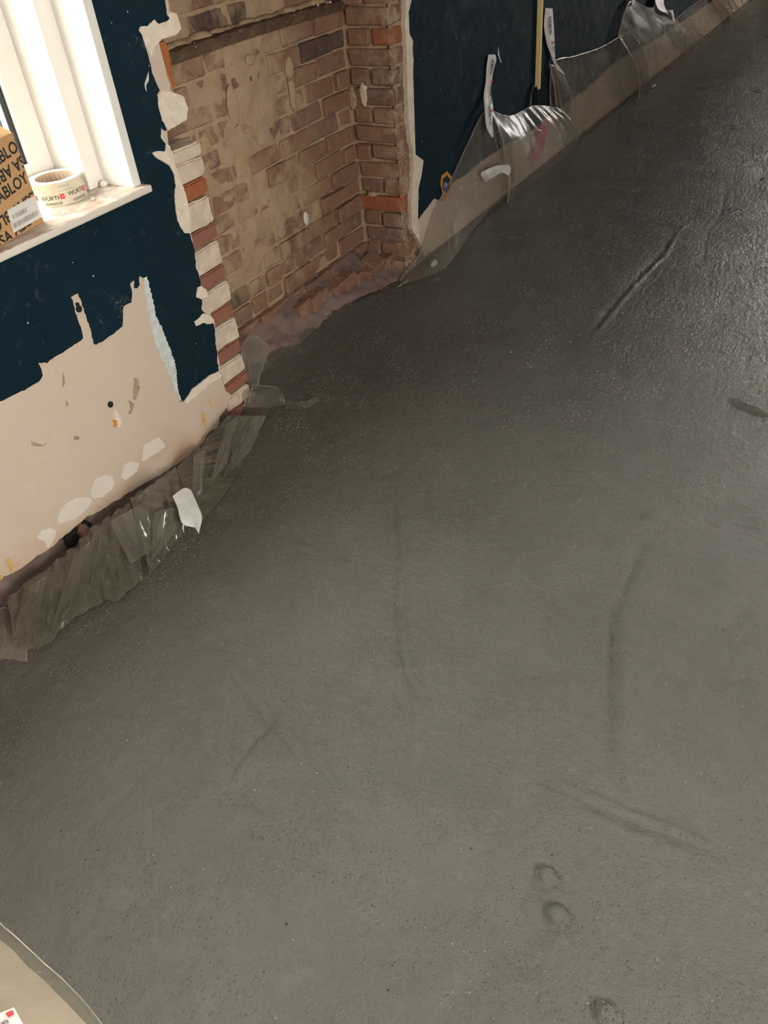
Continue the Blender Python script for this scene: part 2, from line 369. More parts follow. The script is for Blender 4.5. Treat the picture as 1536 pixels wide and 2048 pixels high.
def onwall(name, pts, mat, th=.002, seed=1, amp=.0015, step=.008):
    return slab(name, [jag(P(pts), step, amp, seed)], YW-th, YW+.0006, mat, wall_left)
for i, pts in enumerate([[(286, 891), (316, 873), (330, 891), (319, 902), (283, 923)], [(247, 930), (264, 921), (277, 926), (273, 943), (251, 959), (241, 956)],
                         [(183, 975), (192, 957), (208, 950), (224, 953), (229, 965), (224, 978), (205, 993), (188, 997), (180, 990)],
                         [(114, 1033), (129, 1008), (150, 996), (176, 993), (184, 1000), (172, 1018), (150, 1037), (116, 1048)],
                         [(73, 1076), (84, 1060), (99, 1056), (112, 1060), (108, 1078), (95, 1097), (88, 1082)]]):
    onwall('filler_patch', pts, MT['patch'], .0022, 10+i)
onwall('brush_streak', [(286, 557), (293, 554), (303, 591), (312, 633), (324, 656), (331, 676), (342, 705), (350, 728), (356, 780), (364, 803), (357, 800), (343, 762), (325, 721), (309, 682), (298, 640), (291, 600)], MT['brush'], .0020, 20, .003, .005)
onwall('plaster_lip', [(366, 804), (384, 777), (417, 751), (436, 742), (442, 752), (420, 765), (392, 790), (372, 806)], MT['lip'], .006, 21)
for i, pts in enumerate([[(276, 61), (279, 53), (294, 52), (307, 40), (316, 48), (333, 43), (338, 36), (333, 29), (340, 24), (352, 28), (361, 58), (352, 68), (322, 78), (310, 90), (300, 112), (289, 91), (283, 70)],
                         [(314, 190), (322, 181), (342, 184), (365, 192), (374, 215), (372, 238), (350, 252), (335, 260), (323, 240), (316, 213)],
                         [(303, 306), (315, 302), (329, 303), (331, 286), (338, 292), (343, 306), (346, 322), (356, 348), (363, 368), (371, 392), (377, 422), (381, 456), (379, 467), (367, 466), (361, 456), (354, 440), (350, 417), (348, 392), (350, 372), (347, 349), (338, 331), (325, 323), (309, 313)],
                         [(391, 594), (394, 575), (401, 572), (412, 580), (414, 592), (402, 598)], [(387, 643), (395, 638), (405, 626), (414, 629), (426, 638), (425, 646), (412, 648), (407, 645), (391, 652)]]):
    onwall('plaster_lip', pts, MT['lip'], .004, 30+i, .001, .006)
onwall('plaster_lip', [(811, 2), (810, 48), (813, 113), (814, 181), (817, 249), (825, 306), (827, 340), (822, 397), (824, 459), (838, 484), (839, 470), (835, 440), (836, 377), (842, 351), (846, 321), (830, 309), (828, 246), (826, 181), (825, 139), (826, 122), (824, 100), (825, 82), (818, 68), (816, 25), (822, 0)], MT['lip'], .003, 40, .001, .008)
onwall('crack_scratch', [(322, 255), (325, 274), (332, 287), (329, 286), (321, 275)], MT['lip'], .0022, 41, .0004)
onwall('scratch', [(296, 143), (297, 160), (291, 172), (293, 184), (289, 176), (288, 168)], MT['brush'], .0021, 43, .0004)
onwall('scratch', [(996, 92), (998, 110), (1003, 126), (1000, 124), (995, 108)], MT['brush'], .0021, 44, .0004)
for i, pts in enumerate([[(268, 755), (277, 758), (279, 778), (270, 800), (266, 795)], [(257, 800), (268, 808), (264, 822), (258, 828), (260, 812)], [(62, 883), (80, 890), (92, 888), (84, 894), (66, 890)], [(126, 745), (129, 770), (126, 774), (124, 755)], [(132, 800), (137, 808), (131, 812)], [(148, 872), (158, 874), (155, 881), (149, 878)]]):
    onwall('scuff_mark', pts, MT['stain'], .0018, 50+i, .003, .004)
for i, pts in enumerate([[(402, 822), (408, 824), (413, 850), (411, 860), (404, 840)], [(10, 1118), (20, 1116), (28, 1140), (24, 1148)], [(418, 798), (425, 806), (424, 814), (418, 808)], [(0, 1150), (4, 1150), (5, 1156), (0, 1160)]]):
    onwall('yellow_drip', pts, MT['ystain'], .002, 60+i, .001, .006)
onwall('flake', [(229, 818), (234, 824), (243, 846), (236, 855), (225, 848)], MT['patch'], .003, 65); onwall('flake', [(225, 838), (233, 840), (233, 852), (227, 854)], MT['orange'], .0036, 66)
def hole(p, r):
    c = onY(p, YW-.0022); bm = bmesh.new()
    bmesh.ops.create_cone(bm, cap_ends=True, segments=12, radius1=r, radius2=r, depth=.004, matrix=Matrix.Translation(c) @ Matrix.Rotation(math.pi/2, 4, 'X'))
    bm_obj('drill_hole', bm, MT['black'], wall_left)
hole((221, 809), .010); hole((158, 618), .010); hole((155, 609), .006)
# hole at the foot of the plaster with an old brown pipe stub
onwall('broken_hole', [(128, 1072), (150, 1058), (172, 1040), (182, 1046), (186, 1062), (178, 1078), (160, 1095), (142, 1104), (134, 1090)], MT['black'], .0035, 70)

# ------------------------------------------------------------------ window_1
wn = box('window_1', (x1-.001, YW-.004, z0), (x1+.03, 2.30, z1+.03), MT['wht'], None, .002)   # right-hand lining board
tag(wn, 'white painted window with stepped frame above the dusty sill', 'window', kind='structure')
box('lining_board', (x0-.03, YW-.004, z0), (x0, 2.30, z1+.03), MT['wht'], wn, .002)
box('lining_board', (x0, YW-.004, z1), (x1, 2.30, z1+.03), MT['wht'], wn, .002)
FX = 1.651; FY = 2.065; SX = 1.572; SY = 2.193
box('frame_post', (FX, FY, z0), (x1, 2.30, z1), MT['wht'], wn, .003); box('frame_post', (x0, FY, z0), (x0+.06, 2.30, z1), MT['wht'], wn, .003)
box('frame_rail', (x0+.06, FY, z1-.06), (FX, 2.30, z1), MT['wht'], wn, .003); box('frame_rail', (x0+.06, SY-.02, z0), (FX, 2.30, z0+.03), MT['wht'], wn, .003)
box('sash_stile', (SX, SY, z0+.03), (FX, 2.26, z1-.06), MT['wht'], wn, .004); box('sash_stile', (x0+.06, SY, z0+.03), (x0+.14, 2.26, z1-.06), MT['wht'], wn, .004)
box('sash_rail', (x0+.14, SY, z0+.03), (SX, 2.26, z0+.09), MT['wht'], wn, .004); box('sash_rail', (x0+.14, SY, z1-.14), (SX, 2.26, z1-.06), MT['wht'], wn, .004)
box('gasket', (SX-.008, SY+.012, z0+.09), (SX, SY+.03, z1-.14), MT['gasket'], wn); box('gasket', (x0+.14, SY+.012, z0+.09), (SX-.008, SY+.03, z0+.098), MT['gasket'], wn)
box('pane', (x0+.14, SY+.018, z0+.098), (SX-.008, SY+.024, z1-.14), MT['glass'], wn)
sl = box('window_sill', (x0-.05, YW-.035, z0-.022), (1.752, YW+.006, z0), MT['sill'], wn, .006)
box('sill_board', (x0-.03, YW, z0-.022), (x1, 2.30, z0+.0004), MT['sill'], wn, .001)

w2 = box('window_2', (h0, YW-.004, k0-.03), (h1, 2.36, k0), MT['wht'], None, .003)  # added window out of view, its light gives the floor its sheen
tag(w2, 'high white window above the brick recess', 'window', kind='structure')
box('frame_post', (h0, 2.2, k0), (h0+.05, 2.3, k1), MT['wht'], w2, .003); box('frame_post', (h1-.05, 2.2, k0), (h1, 2.3, k1), MT['wht'], w2, .003); box('frame_post', ((h0+h1)/2-.03, 2.2, k0), ((h0+h1)/2+.03, 2.3, k1), MT['wht'], w2, .003)
box('frame_rail', (h0+.05, 2.2, k0), (h1-.05, 2.3, k0+.05), MT['wht'], w2, .003); box('frame_rail', (h0+.05, 2.2, k1-.05), (h1-.05, 2.3, k1), MT['wht'], w2, .003)
box('pane', (h0+.05, 2.24, k0+.05), ((h0+h1)/2-.03, 2.246, k1-.05), MT['glass'], w2); box('pane', ((h0+h1)/2+.03, 2.24, k0+.05), (h1-.05, 2.246, k1-.05), MT['glass'], w2)

# ------------------------------------------------------------------ rest of the room (behind and beside the camera)
a0, a1, b0, b1 = WIN_R
bm = bmesh.new()
box_into(bm, (XR0-.2, YR-.25, -.12), (a0, YR, ZC)); box_into(bm, (a1, YR-.25, -.12), (XR1, YR, ZC))
box_into(bm, (a0, YR-.25, -.12), (a1, YR, b0)); box_into(bm, (a0, YR-.25, b1), (a1, YR, ZC))
tag(bm_obj('wall_right', bm, MT['room']), 'dull plain wall with a wide daylight opening facing the navy wall', 'wall', kind='structure')
a0, a1, b0, b1 = WIN_F
bm = bmesh.new()
box_into(bm, (XR1, YR, -.12), (XR1+.2, a0, ZC)); box_into(bm, (XR1, a1, -.12), (XR1+.2, 2.4, ZC)); box_into(bm, (XR1, a0, b1), (XR1+.2, a1, ZC)); box_into(bm, (XR1, a0, -.12), (XR1+.2, a1, b0))
tag(bm_obj('wall_far', bm, MT['room']), 'far end wall with a tall daylight doorway', 'wall', kind='structure')
tag(box('wall_rear', (XR0-.2, YR, -.12), (XR0, 2.4, ZC), MT['room']), 'dull end wall behind the window bay', 'wall', kind='structure')
tag(box('ceiling', (XR0-.2, YR-.25, ZC), (XR1+.2, 2.4, ZC+.15), MT['ceil']), 'plain white ceiling over the room', 'ceiling', kind='structure')

# ------------------------------------------------------------------ floor: fresh concrete
def seg_dist(X, Y, pts):
    best = np.full(X.shape, 9.0); tt = np.zeros(X.shape); n = len(pts)-1
    for i in range(n):
        a = pts[i]; b = pts[i+1]; dx, dy = b[0]-a[0], b[1]-a[1]; L2 = dx*dx+dy*dy
        t = np.clip(((X-a[0])*dx+(Y-a[1])*dy)/L2, 0, 1)
        d = (X-a[0]-t*dx)*dy-(Y-a[1]-t*dy)*dx
        dist = np.hypot(X-a[0]-t*dx, Y-a[1]-t*dy)*np.where(d < 0, -1, 1)
        m = np.abs(dist) < np.abs(best); best = np.where(m, dist, best); tt = np.where(m, (i+t)/n, tt)
    return best, tt
gx = np.unique(np.concatenate([np.arange(XR0, .1, .05), np.arange(.1, 2.3, .0062), np.arange(2.3, 4.6, .0105), np.arange(4.6, XR1+.01, .032)]))
gy = np.unique(np.concatenate([np.arange(YR, -1.0, .06), np.arange(-1.0, 2.32, .0070)]))
GX, GY = np.meshgrid(gx, gy, indexing='ij')
def floor_height(X, Y):
    Z = .006*fbm(X*1.3, Y*1.3, 3, 1)+.0022*fbm(X*9, Y*9, 3, 5)+.0017*fbm(X*30, Y*30, 3, 9)+.0013*vnoise(X*85, Y*85, 19)
    nic = np.clip((X-2.0)/.1, 0, 1)*np.clip((3.3-X)/.1, 0, 1)
    Z += .040*nic*np.clip((Y-1.95)/.22, 0, 1)**1.5-.045*np.clip((1.98-X)/.05, 0, 1)*np.clip((Y-1.80)/.12, 0, 1)
    def ridge(px, h, wd, groove=0.):
        nonlocal Z
        pts = [onZ(p)[:2] for p in px]; d, t = seg_dist(X, Y, pts); f = np.sin(np.pi*np.clip(t*.96+.02, 0, 1))**.6*(.75+.5*fbm(X*25, Y*25, 2, 77)); d = d+.004*fbm(X*14, Y*14, 3, 78)
        Z = Z+f*(h*np.exp(-(d/wd)**2)-groove*np.exp(-((d-2.2*wd)/(1.4*wd))**2))
    ridge([(805, 870), (806, 1000), (810, 1100), (806, 1200), (812, 1300), (828, 1355), (858, 1402)], .007, .006, .006)
    ridge([(1300, 1075), (1255, 1150), (1230, 1230), (1224, 1350), (1220, 1480), (1238, 1590)], -.013, .012, .0)
    ridge([(1300, 1072), (1252, 1146), (1222, 1230), (1214, 1350), (1210, 1480)], .004, .007)
    ridge([(1366, 455), (1330, 512), (1270, 572), (1215, 640), (1188, 672)], .009, .012, .006)
    ridge([(1188, 676), (1080, 684), (960, 690), (800, 704)], .003, .012)
    ridge([(1400, 738), (1150, 752), (900, 758), (700, 748)], .003, .02)
    ridge([(466, 1335), (530, 1412), (600, 1490), (665, 1592)], .005, .007, .004)
    ridge([(575, 1388), (530, 1458), (480, 1510), (420, 1600)], -.008, .008); ridge([(450, 1420), (410, 1540)], -.006, .007)
    ridge([(340, 1490), (300, 1530), (200, 1640), (160, 1690)], -.003, .009); ridge([(440, 1395), (400, 1425)], -.002, .006)
    ridge([(1088, 1550), (1220, 1612), (1330, 1652), (1440, 1702)], .006, .009, .004)
    ridge([(690, 1345), (800, 1335), (900, 1330), (1000, 1338), (1110, 1330)], .002, .008)
    ridge([(1458, 795), (1500, 812), (1550, 835)], .008, .012, .004)
    ridge([(560, 770), (620, 760), (680, 740)], .002, .01); ridge([(480, 920), (560, 870), (650, 830)], .002, .01)
    ridge([(640, 380+520), (500, 980)], .0015, .02)
    ridge([(1560, 300), (1512, 335), (1522, 366), (1450, 374), (1441, 432), (1415, 462), (1400, 540)], -.004, .014)
    for p, r, h in [((1095, 1752), .021, .014), ((1114, 1831), .022, .015), ((1213, 2030), .021, .014), ((955, 1015), .012, .004), ((1290, 1030), .014, .003)]:
        c = onZ(p); d = np.hypot(X-c[0], Y-c[1])/r
        Z = np.where(d < 1, Z+h*np.sqrt(np.clip(1-d*d, 0, 1))**.8, Z-.003*np.exp(-((d-1.15)/.18)**2)*(d >= 1))
    return Z
Z = floor_height(GX, GY)
# churned wet patch on the far right
q = np.clip((GX-2.3)/1.1, 0, 1)*np.clip((1.05+.12*(GX-3)-GY)/.9, 0, 1)*np.clip((GY+2.2)/.6, 0, 1)
q = np.clip(q*(.75+.5*fbm(GX*1.5, GY*1.5, 3, 33)), 0, 1)
Z += q*(.007*fbm(GX*6, GY*12, 3, 50)+.0035*fbm(GX*22, GY*34, 3, 60))
nx, ny = GX.shape; idx = np.arange(nx*ny).reshape(nx, ny)
quads = np.stack([idx[:-1, :-1], idx[1:, :-1], idx[1:, 1:], idx[:-1, 1:]], -1).reshape(-1, 4)
me = bpy.data.meshes.new('floor'); me.vertices.add(nx*ny); me.vertices.foreach_set('co', np.stack([GX, GY, Z], -1).astype(np.float32).ravel())
me.loops.add(quads.size); me.loops.foreach_set('vertex_index', quads.astype(np.int32).ravel())
me.polygons.add(len(quads)); me.polygons.foreach_set('loop_start', np.arange(0, quads.size, 4, dtype=np.int32))
me.update(calc_edges=True); me.polygons.foreach_set('use_smooth', np.ones(len(quads), dtype=bool))
at = me.attributes.new('rough', 'FLOAT', 'POINT'); at.data.foreach_set('value', q.astype(np.float32).ravel())
floor = tag(link('floor', me, MT['concrete']), 'freshly poured wet grey-brown concrete floor with trowel marks', 'floor', kind='structure')
def fz(x, y): return float(floor_height(np.array([[x]]), np.array([[y]]))[0, 0])
def grit(name, n, mat, region, rmin, rmax, seed):
    r = np.random.default_rng(seed); V = []; F = []
    base = [(1, 0, 0), (-1, 0, 0), (0, 1, 0), (0, -1, 0), (0, 0, 1), (0, 0, -1)]; fc = [(0, 2, 4), (2, 1, 4), (1, 3, 4), (3, 0, 4), (2, 0, 5), (1, 2, 5), (3, 1, 5), (0, 3, 5)]
    pts = []
    while len(pts) < n:
        p = region(r)
        if p is not None: pts.append(p)
    pts = np.array(pts); zz = floor_height(pts[:, 0], pts[:, 1])
    for (x, y), z in zip(pts, zz):
        s = rmin+(rmax-rmin)*r.random()**3; k = len(V); sx, sy, sz = s*r.uniform(.7, 1.3, 3)
        V += [(x+b[0]*sx, y+b[1]*sy, z+b[2]*sz*.7) for b in base]; F += [tuple(i+k for i in f) for f in fc]
    o = mesh(name, V, F, mat, floor, True); o['kind'] = 'stuff'; return o
def reg_px(r):
    p = (r.uniform(250, 1530), r.uniform(900, 2040)); c = onZ(p)
    m = vnoise(np.array(p[0]/140.), np.array(p[1]/140.), 4)
    return (c[0], c[1]) if c[1] < 1.7 and r.random() < m**1.6 else None
grit('surface_grit', 1500, MT['grit'], reg_px, .0008, .0042, 1)
grit('dark_specks', 260, MT['darkgrit'], lambda r: (lambda c: (c[0], c[1]) if c[1] < 1.7 else None)(onZ((r.uniform(60, 1530), r.uniform(780, 2040)))), .0010, .0030, 2)
grit('surface_grit', 420, MT['grit'], lambda r: (r.uniform(2.6, 6), r.uniform(-.4, 1.3)), .002, .009, 3)

# ------------------------------------------------------------------ brick recess
PITCH = .0763; ZB = [.064+PITCH*i for i in range(-1, 15)]       # bed joints
def brick_meshes(n, L, H, D, seed):
    out = []; r = random.Random(seed)
    for k in range(n):
        bm = bmesh.new(); g = bmesh.ops.create_cube(bm, size=1.0)
        for v in bm.verts:
            v.co = Vector((v.co.x*L+r.uniform(-.005, .005), v.co.y*D+r.uniform(-.003, .003), v.co.z*H+r.uniform(-.004, .004)))
        bmesh.ops.bevel(bm, geom=list(bm.edges), offset=r.uniform(.004, .008), segments=1, affect='EDGES')
        for v in bm.verts: v.co += Vector((r.uniform(-.0015, .0015), r.uniform(-.0012, .0012), r.uniform(-.0015, .0015)))
        bmesh.ops.recalc_face_normals(bm, faces=bm.faces)
        me = bpy.data.meshes.new('brick'); bm.to_mesh(me); bm.free(); out.append(me)
    return out
_cache = {}
def brick(loc, L, H, D, mat, parent, rz=0.0, r=random):
    key = (round(L, 2), round(H, 3), round(D, 2), mat)
    if key not in _cache:
        _cache[key] = brick_meshes(5, key[0]-.0, H, D, hash(key[:3]) % 999)
        for m in _cache[key]: m.materials.append(MT[mat])
    me = r.choice(_cache[key]); o = bpy.data.objects.new('brick', me); C.objects.link(o); o.parent = parent
    o.location = loc; o.rotation_euler = (r.gauss(0, .008), r.gauss(0, .010), rz+r.gauss(0, .012)); o.scale = (L/key[0], 1, 1)
    return o

# mortar surfaces (height fields just behind the brick faces)
def mortar_sheet(name, u0, u1, v0, v1, f, mat, parent, step=.009):
    us = np.arange(u0, u1+step, step); vs = np.arange(v0, v1+step, step); U, V = np.meshgrid(us, vs, indexing='ij')
    co = f(U, V); n, m = U.shape; I = np.arange(n*m).reshape(n, m)
    F = np.stack([I[:-1, :-1], I[1:, :-1], I[1:, 1:], I[:-1, 1:]], -1).reshape(-1, 4)
    return mesh(name, co.reshape(-1, 3).tolist(), F.tolist(), mat, parent, True)
bm = bmesh.new(); box_into(bm, (1.80, NYB+.02, -.12), (NX1+.12, 2.42, 1.125)); box_into(bm, (1.80, NYB+.075, 1.12), (NX1+.12, 2.42, 1.55))
wall_niche = tag(bm_obj('wall_niche', bm, MT['core']), 'recess of old bare brick cut into the navy wall', 'wall', kind='structure')
def smear(U, V):
    m = np.clip((3.0-U)/.3, 0, 1)*np.clip((U-2.15)/.2, 0, 1)*np.clip((V-.2)/.2, 0, 1)
    return m
mortar_sheet('mortar_bed', 1.86, NX1+.03, -.05, 1.12, lambda U, V: np.stack([U, NYB+.014-.011*smear(U, V)-.012*fbm(U*14, V*14, 4, 3)*(.55+.8*smear(U, V))-.03*np.clip((.10-V)/.1, 0, 1)*vnoise(U*12, V*12, 8), V], -1), MT['mortar'], wall_niche)
mortar_sheet('mortar_bed', 1.88, NX1+.10, 1.11, 1.54, lambda U, V: np.stack([U, NYB+.068-.010*fbm(U*14, V*14, 4, 6), V], -1), MT['mortar'], wall_niche, .012)
mortar_sheet('mortar_bed', YB-.005, NYB+.02, -.05, 1.54, lambda U, V: np.stack([NX1+.018-.012*fbm(U*15, V*15, 4, 12)+0*U, U, V], -1), MT['mortar'], wall_niche)
mortar_sheet('mortar_bed', NX1+.004, NX1+.14, -.05, 1.54, lambda U, V: np.stack([U, YB+.006-.012*fbm(U*15, V*15, 4, 15), V], -1), MT['mortar'], wall_niche)

r = random.Random(11)
fixed = {}  # rows counted from the top bed downwards
for i in range(len(ZB)-1):
    z = (ZB[i]+ZB[i+1])/2
    if z > 1.12: continue
    x = NX1-.004; first = True; k = 0
    while x > 1.90:
        if first: L = .098 if i % 2 else .212
        else: L = .212 if r.random() < .72 else .10
        first = False
        if x-L < 1.88: L = max(.05, x-1.88)
        u = x-L/2; mat = 'br_purple'; q_ = r.random()
        if i == len(ZB)-3 and u > 2.85: mat = 'br_dark'
        elif q_ < .16: mat = 'br_red'
        elif q_ < .24: mat = 'br_dark' if u < 2.6 else 'br_purple'
        dep = r.gauss(0, .0055) + (.004 if 2.3 < u < 2.75 and z > .35 else 0)
        if i <= 1: dep -= r.uniform(0, .03)
        brick((u, NYB+.05+dep, z), L, .065, .10, mat, wall_niche, 0, r)
        x -= L+.0115+r.uniform(-.002, .003); k += 1
# upper brickwork above the iron bar, set a little deeper
for i in range(5):
    z = 1.165+PITCH*i+.035; x = NX1+.02-(.06 if i % 2 else 0)
    while x > 1.95:
        L = .212 if r.random() < .75 else .10
        brick((x-L/2, NYB+.065+.05+r.gauss(0, .003), z), L, .065, .10, 'br_dark' if r.random() < .5 else 'br_purple', wall_niche, 0, r); x -= L+.012
# right jamb: bricks run back into the wall, their ends show on the broken front edge
for i in range(len(ZB)+4):
    z = .064+PITCH*(i-.5); t = len(ZB)-3-i
    full = (i % 2 == 0)
    mats = {13: 'br_orange', 4: 'br_orange', 3: 'br_red'}
    mt_ = mats.get(i, r.choice(['br_red', 'br_purple', 'br_purple', 'br_purple']))
    off = r.gauss(0, .006); W_ = .115
    if full: brick((NX1+W_/2+off, (YB+NYB)/2-.006, z), .215, .064, W_, mt_, wall_niche, math.pi/2, r)
    else:
        sp = r.choice([.10, .12, .075])
        brick((NX1+W_/2+off, NYB-.012-sp/2+.008, z), sp-.01, .064, W_, 'br_purple', wall_niche, math.pi/2, r)
        L2 = (NYB-YB)-sp-.005
        brick((NX1+W_/2+off+r.uniform(-.004, .01), YB-.004+L2/2, z), L2, .064, W_, mt_, wall_niche, math.pi/2, r)
# mortar lumps smeared over the jamb and the back
def lump(name, c, s, mat, parent, seed, sub=3, rough=.35):
    bm = bmesh.new(); bmesh.ops.create_icosphere(bm, subdivisions=sub, radius=1.0); rr = np.random.default_rng(seed); o = rr.uniform(0, 50, 3)
    for v in bm.verts:
        k = 1+rough*float(fbm(np.array(v.co.x*1.6+o[0]+v.co.z), np.array(v.co.y*1.6+o[1]-v.co.z), 3, seed))
        v.co = Vector((c[0]+v.co.x*s[0]*k, c[1]+v.co.y*s[1]*k, c[2]+v.co.z*s[2]*k))
    return bm_obj(name, bm, mat, parent, True)
for p, s in [((705, 195), (.012, .03, .045)), ((728, 190), (.014, .022, .05)), ((745, 395), (.012, .03, .03)), ((770, 405), (.014, .02, .025))]:
    lump('mortar_lump', onX(p, NX1+.004), s, MT['mortar'] if p[0] != 728 else MT['coat'], wall_niche, p[0])
for p, s in [((585, 190), (.02, .010, .06)), ((578, 135), (.03, .010, .04)), ((612, 437), (.018, .008, .03)), ((465, 215), (.03, .008, .07)), ((500, 120), (.03, .008, .02)), ((497, 345), (.012, .008, .04))]:
    lump('mortar_lump', onY(p, NYB), s, MT['mortar'] if p[0] != 612 else MT['patch'], wall_niche, p[0])
mortar_sheet('rubble_fillet', 1.95, NX1+.01, 0, .2, lambda U, V: np.stack([U, NYB+.01-V*.75-.10*np.clip((U-2.85)/.4, 0, 1)*np.clip(V/.2, 0, 1)+.016*fbm(U*16, V*16, 4, 91), .135-.66*V+.035*fbm(U*11, V*11+3, 4, 92)-.03*np.clip((2.5-U)/.4, 0, 1)], -1), MT['core'], wall_niche, .008)
for k in range(10):     # broken bricks showing through the crumbled foot
    u = 2.62+.62*k/9; o = brick((u, NYB-.035-.07*max(0, (u-2.85))/.4-.02*r.random(), .055+.025*r.random()), .10, .065, .10, r.choice(['br_red', 'br_purple', 'br_purple']), wall_niche, r.uniform(-.3, .3), r); o.rotation_euler[1] = r.uniform(-.25, .25); o.rotation_euler[0] = r.uniform(-.3, .3)
# old iron bar over the infill, gently arched, with mortar and grit lying on the ledge
n = 40; V = []; F = []
for i in range(n+1):
    t = i/n; x = 1.90+t*(NX1-1.90+.03); zc = 1.118+.012*math.sin(math.pi*t); j = .003*math.sin(i*2.3)
    for dy, dz in ((-.016+j, -.002), (-.020-j, .020), (-.010, .034+j), (.085, .036), (.085, -.002)): V.append((x, NYB+dy, zc+dz))
for i in range(n):
    for k in range(5): F.append((i*5+k, i*5+(k+1) % 5, i*5+5+(k+1) % 5, i*5+5+k))
F += [(0, 1, 2, 3, 4), tuple(n*5+k for k in (4, 3, 2, 1, 0))]
mesh('lintel_bar', V, F, MT['iron'], wall_niche)
for k in range(14):
    u = 1.98+1.2*k/13; lump('mortar_fillet', (u, NYB+.055, 1.158), (.07, .022+.008*r.random(), .014+.01*r.random()), MT['mortar'], wall_niche, 200+k, 2, .5)
for k in range(26):
    u = r.uniform(2.0, 3.2); lump('rubble_crumb', (u, NYB+r.uniform(-.008, .03), 1.158), [r.uniform(.002, .007)]*3, MT[r.choice(['lip', 'patch', 'mortar'])], wall_niche, 300+k, 1)

# ------------------------------------------------------------------ broken brick edge left of the recess
cz = [.825, .694, .575, .463, .352, .268, .165, .075]
red_px = [380, 472, 555, 631, 704]; col_x = [388, 408, 426, 441, 457]
zs = [onY((x, y), YB)[2] for x, y in zip(col_x, red_px)]
edge = []
for i, z in enumerate(zs):
    edge.append((z, .056, 'br_orange' if i == 0 else 'br_col'))
    nz = zs[i+1] if i+1 < len(zs) else z-.135
    edge.append(((z+nz)/2, (z-nz)-.060, 'coat'))
zl = zs[-1]-.135
edge += [(zl, .05, 'br_col'), (zl-.055, .055, 'coat'), (zl-.11, .05, 'br_col')]
edge += [(zs[0]+.062, .062, 'coat'), (zs[0]+.115, .045, 'coat')]
xr_ = {}
for i, (z, h, mt_) in enumerate(edge):
    xr = 2.032+.012*min(1, max(0, (z-.1)))+(r.uniform(-.004, .006) if mt_ != 'coat' else r.uniform(-.012, .0))
    h2 = round(h, 3); dy = -.004 if mt_ != 'coat' else -.010
    bm = bmesh.new(); g = bmesh.ops.create_cube(bm, size=1.0)
    for v in bm.verts: v.co = Vector(((1.882+xr)/2+v.co.x*(xr-1.882), (YB+2.178)/2+dy/2+v.co.y*(2.178-YB-dy), z+v.co.z*(h-.004)))
    bmesh.ops.bevel(bm, geom=[e for e in bm.edges], offset=.006, segments=2, affect='EDGES')
    bmesh.ops.subdivide_edges(bm, edges=[e for e in bm.edges if e.calc_length() > .04], cuts=3, use_grid_fill=True)
    for v in bm.verts:
        k = .004*np.array([float(fbm(np.array(v.co.x*30+i*7), np.array(v.co.z*30+v.co.y*22), 3, 70+s)) for s in range(3)])
        v.co += Vector(k)*(1.8 if mt_ == 'coat' else 1)
    bm_obj('brick', bm, MT[mt_], wall_left)
# upper broken edge: orange brick end, dirty mortar and the white plaster nub beside the dark gap
bm = bmesh.new()
def chunk(name, pts, y0, y1, mat, seed):
    return slab(name, [jag(P(pts, y0), .008, .002, seed)], y0, y1, mat, wall_left)
chunk('brick', [(316, 88), (330, 82), (338, 104), (343, 140), (352, 172), (346, 178), (338, 158), (328, 122)], YB-.004, 2.10, MT['br_orange'], 80)
chunk('mortar_edge', [(300, 112), (320, 100), (330, 130), (340, 160), (346, 180), (342, 190), (320, 182), (310, 165), (303, 146)], YB-.012, 2.14, MT['mortar'], 81)
chunk('plaster_nub', [(322, 184), (342, 186), (364, 194), (374, 215), (372, 238), (350, 252), (334, 259), (326, 238), (320, 210)], YW-.002, 2.08, MT['coat'], 82)
chunk('brick', [(330, 30), (352, 30), (362, 58), (352, 70), (336, 74)], YB-.006, 2.16, MT['coat'], 83)
box('brick', (1.882, YB+.01, 1.20), (2.0, 2.25, 1.54), MT['br_purple'], wall_left, .006)
box('brick', (1.882, YB+.05, 1.06), (1.955, 2.25, 1.21), MT['br_dark'], wall_left, .006)

# ------------------------------------------------------------------ things on the sill
# cardboard box
bo = np.array([1.405, 1.988, z0+.001]); u = np.array([-.982, -.19, 0]); u /= np.linalg.norm(u); nn = np.array([u[1], -u[0], 0])*-1
if nn[1] > 0: nn = -nn                     # faces the room
BH = .228; BL = .36; BD = .13
cb = tag(empty('cardboard_box', tuple(bo+u*BL/2-nn*BD/2)), 'brown cardboard box printed all over in black, standing on the window sill', 'box')
def bp(a, b, d=0.): return bo+u*a+np.array([0, 0, 1])*b-nn*d
def hexa(name, a0, a1, b0, b1, d0, d1, mat):
    V = [bp(a, b, d) for d in (d0, d1) for b in (b0, b1) for a in (a0, a1)]
    return put(mesh(name, V, [(0, 1, 3, 2), (4, 6, 7, 5), (0, 4, 5, 1), (2, 3, 7, 6), (0, 2, 6, 4), (1, 5, 7, 3)], mat), cb)
fp = hexa('front_panel', 0, BL, 0, BH, 0, .004, MT['card']); hexa('back_panel', 0, BL, 0, BH-.02, BD-.004, BD, MT['card'])
hexa('side_panel', 0, .004, 0, BH, .004, BD-.004, MT['card']); hexa('side_panel', BL-.004, BL, 0, BH, .004, BD-.004, MT['card']); hexa('bottom_panel', .004, BL-.004, 0, .004, .004, BD-.004, MT['card'])
V = [bp(0, BH), bp(BL, BH), bp(BL, BH+.05, .06), bp(.01, BH+.035, .055), bp(0, BH-.001, .003), bp(BL, BH-.001, .003), bp(BL, BH+.05, .063), bp(.01, BH+.035, .058)]
put(mesh('top_flap', V, [(0, 1, 2, 3), (4, 7, 6, 5), (0, 4, 5, 1), (1, 5, 6, 2), (2, 6, 7, 3), (3, 7, 4, 0)], MT['card']), cb)
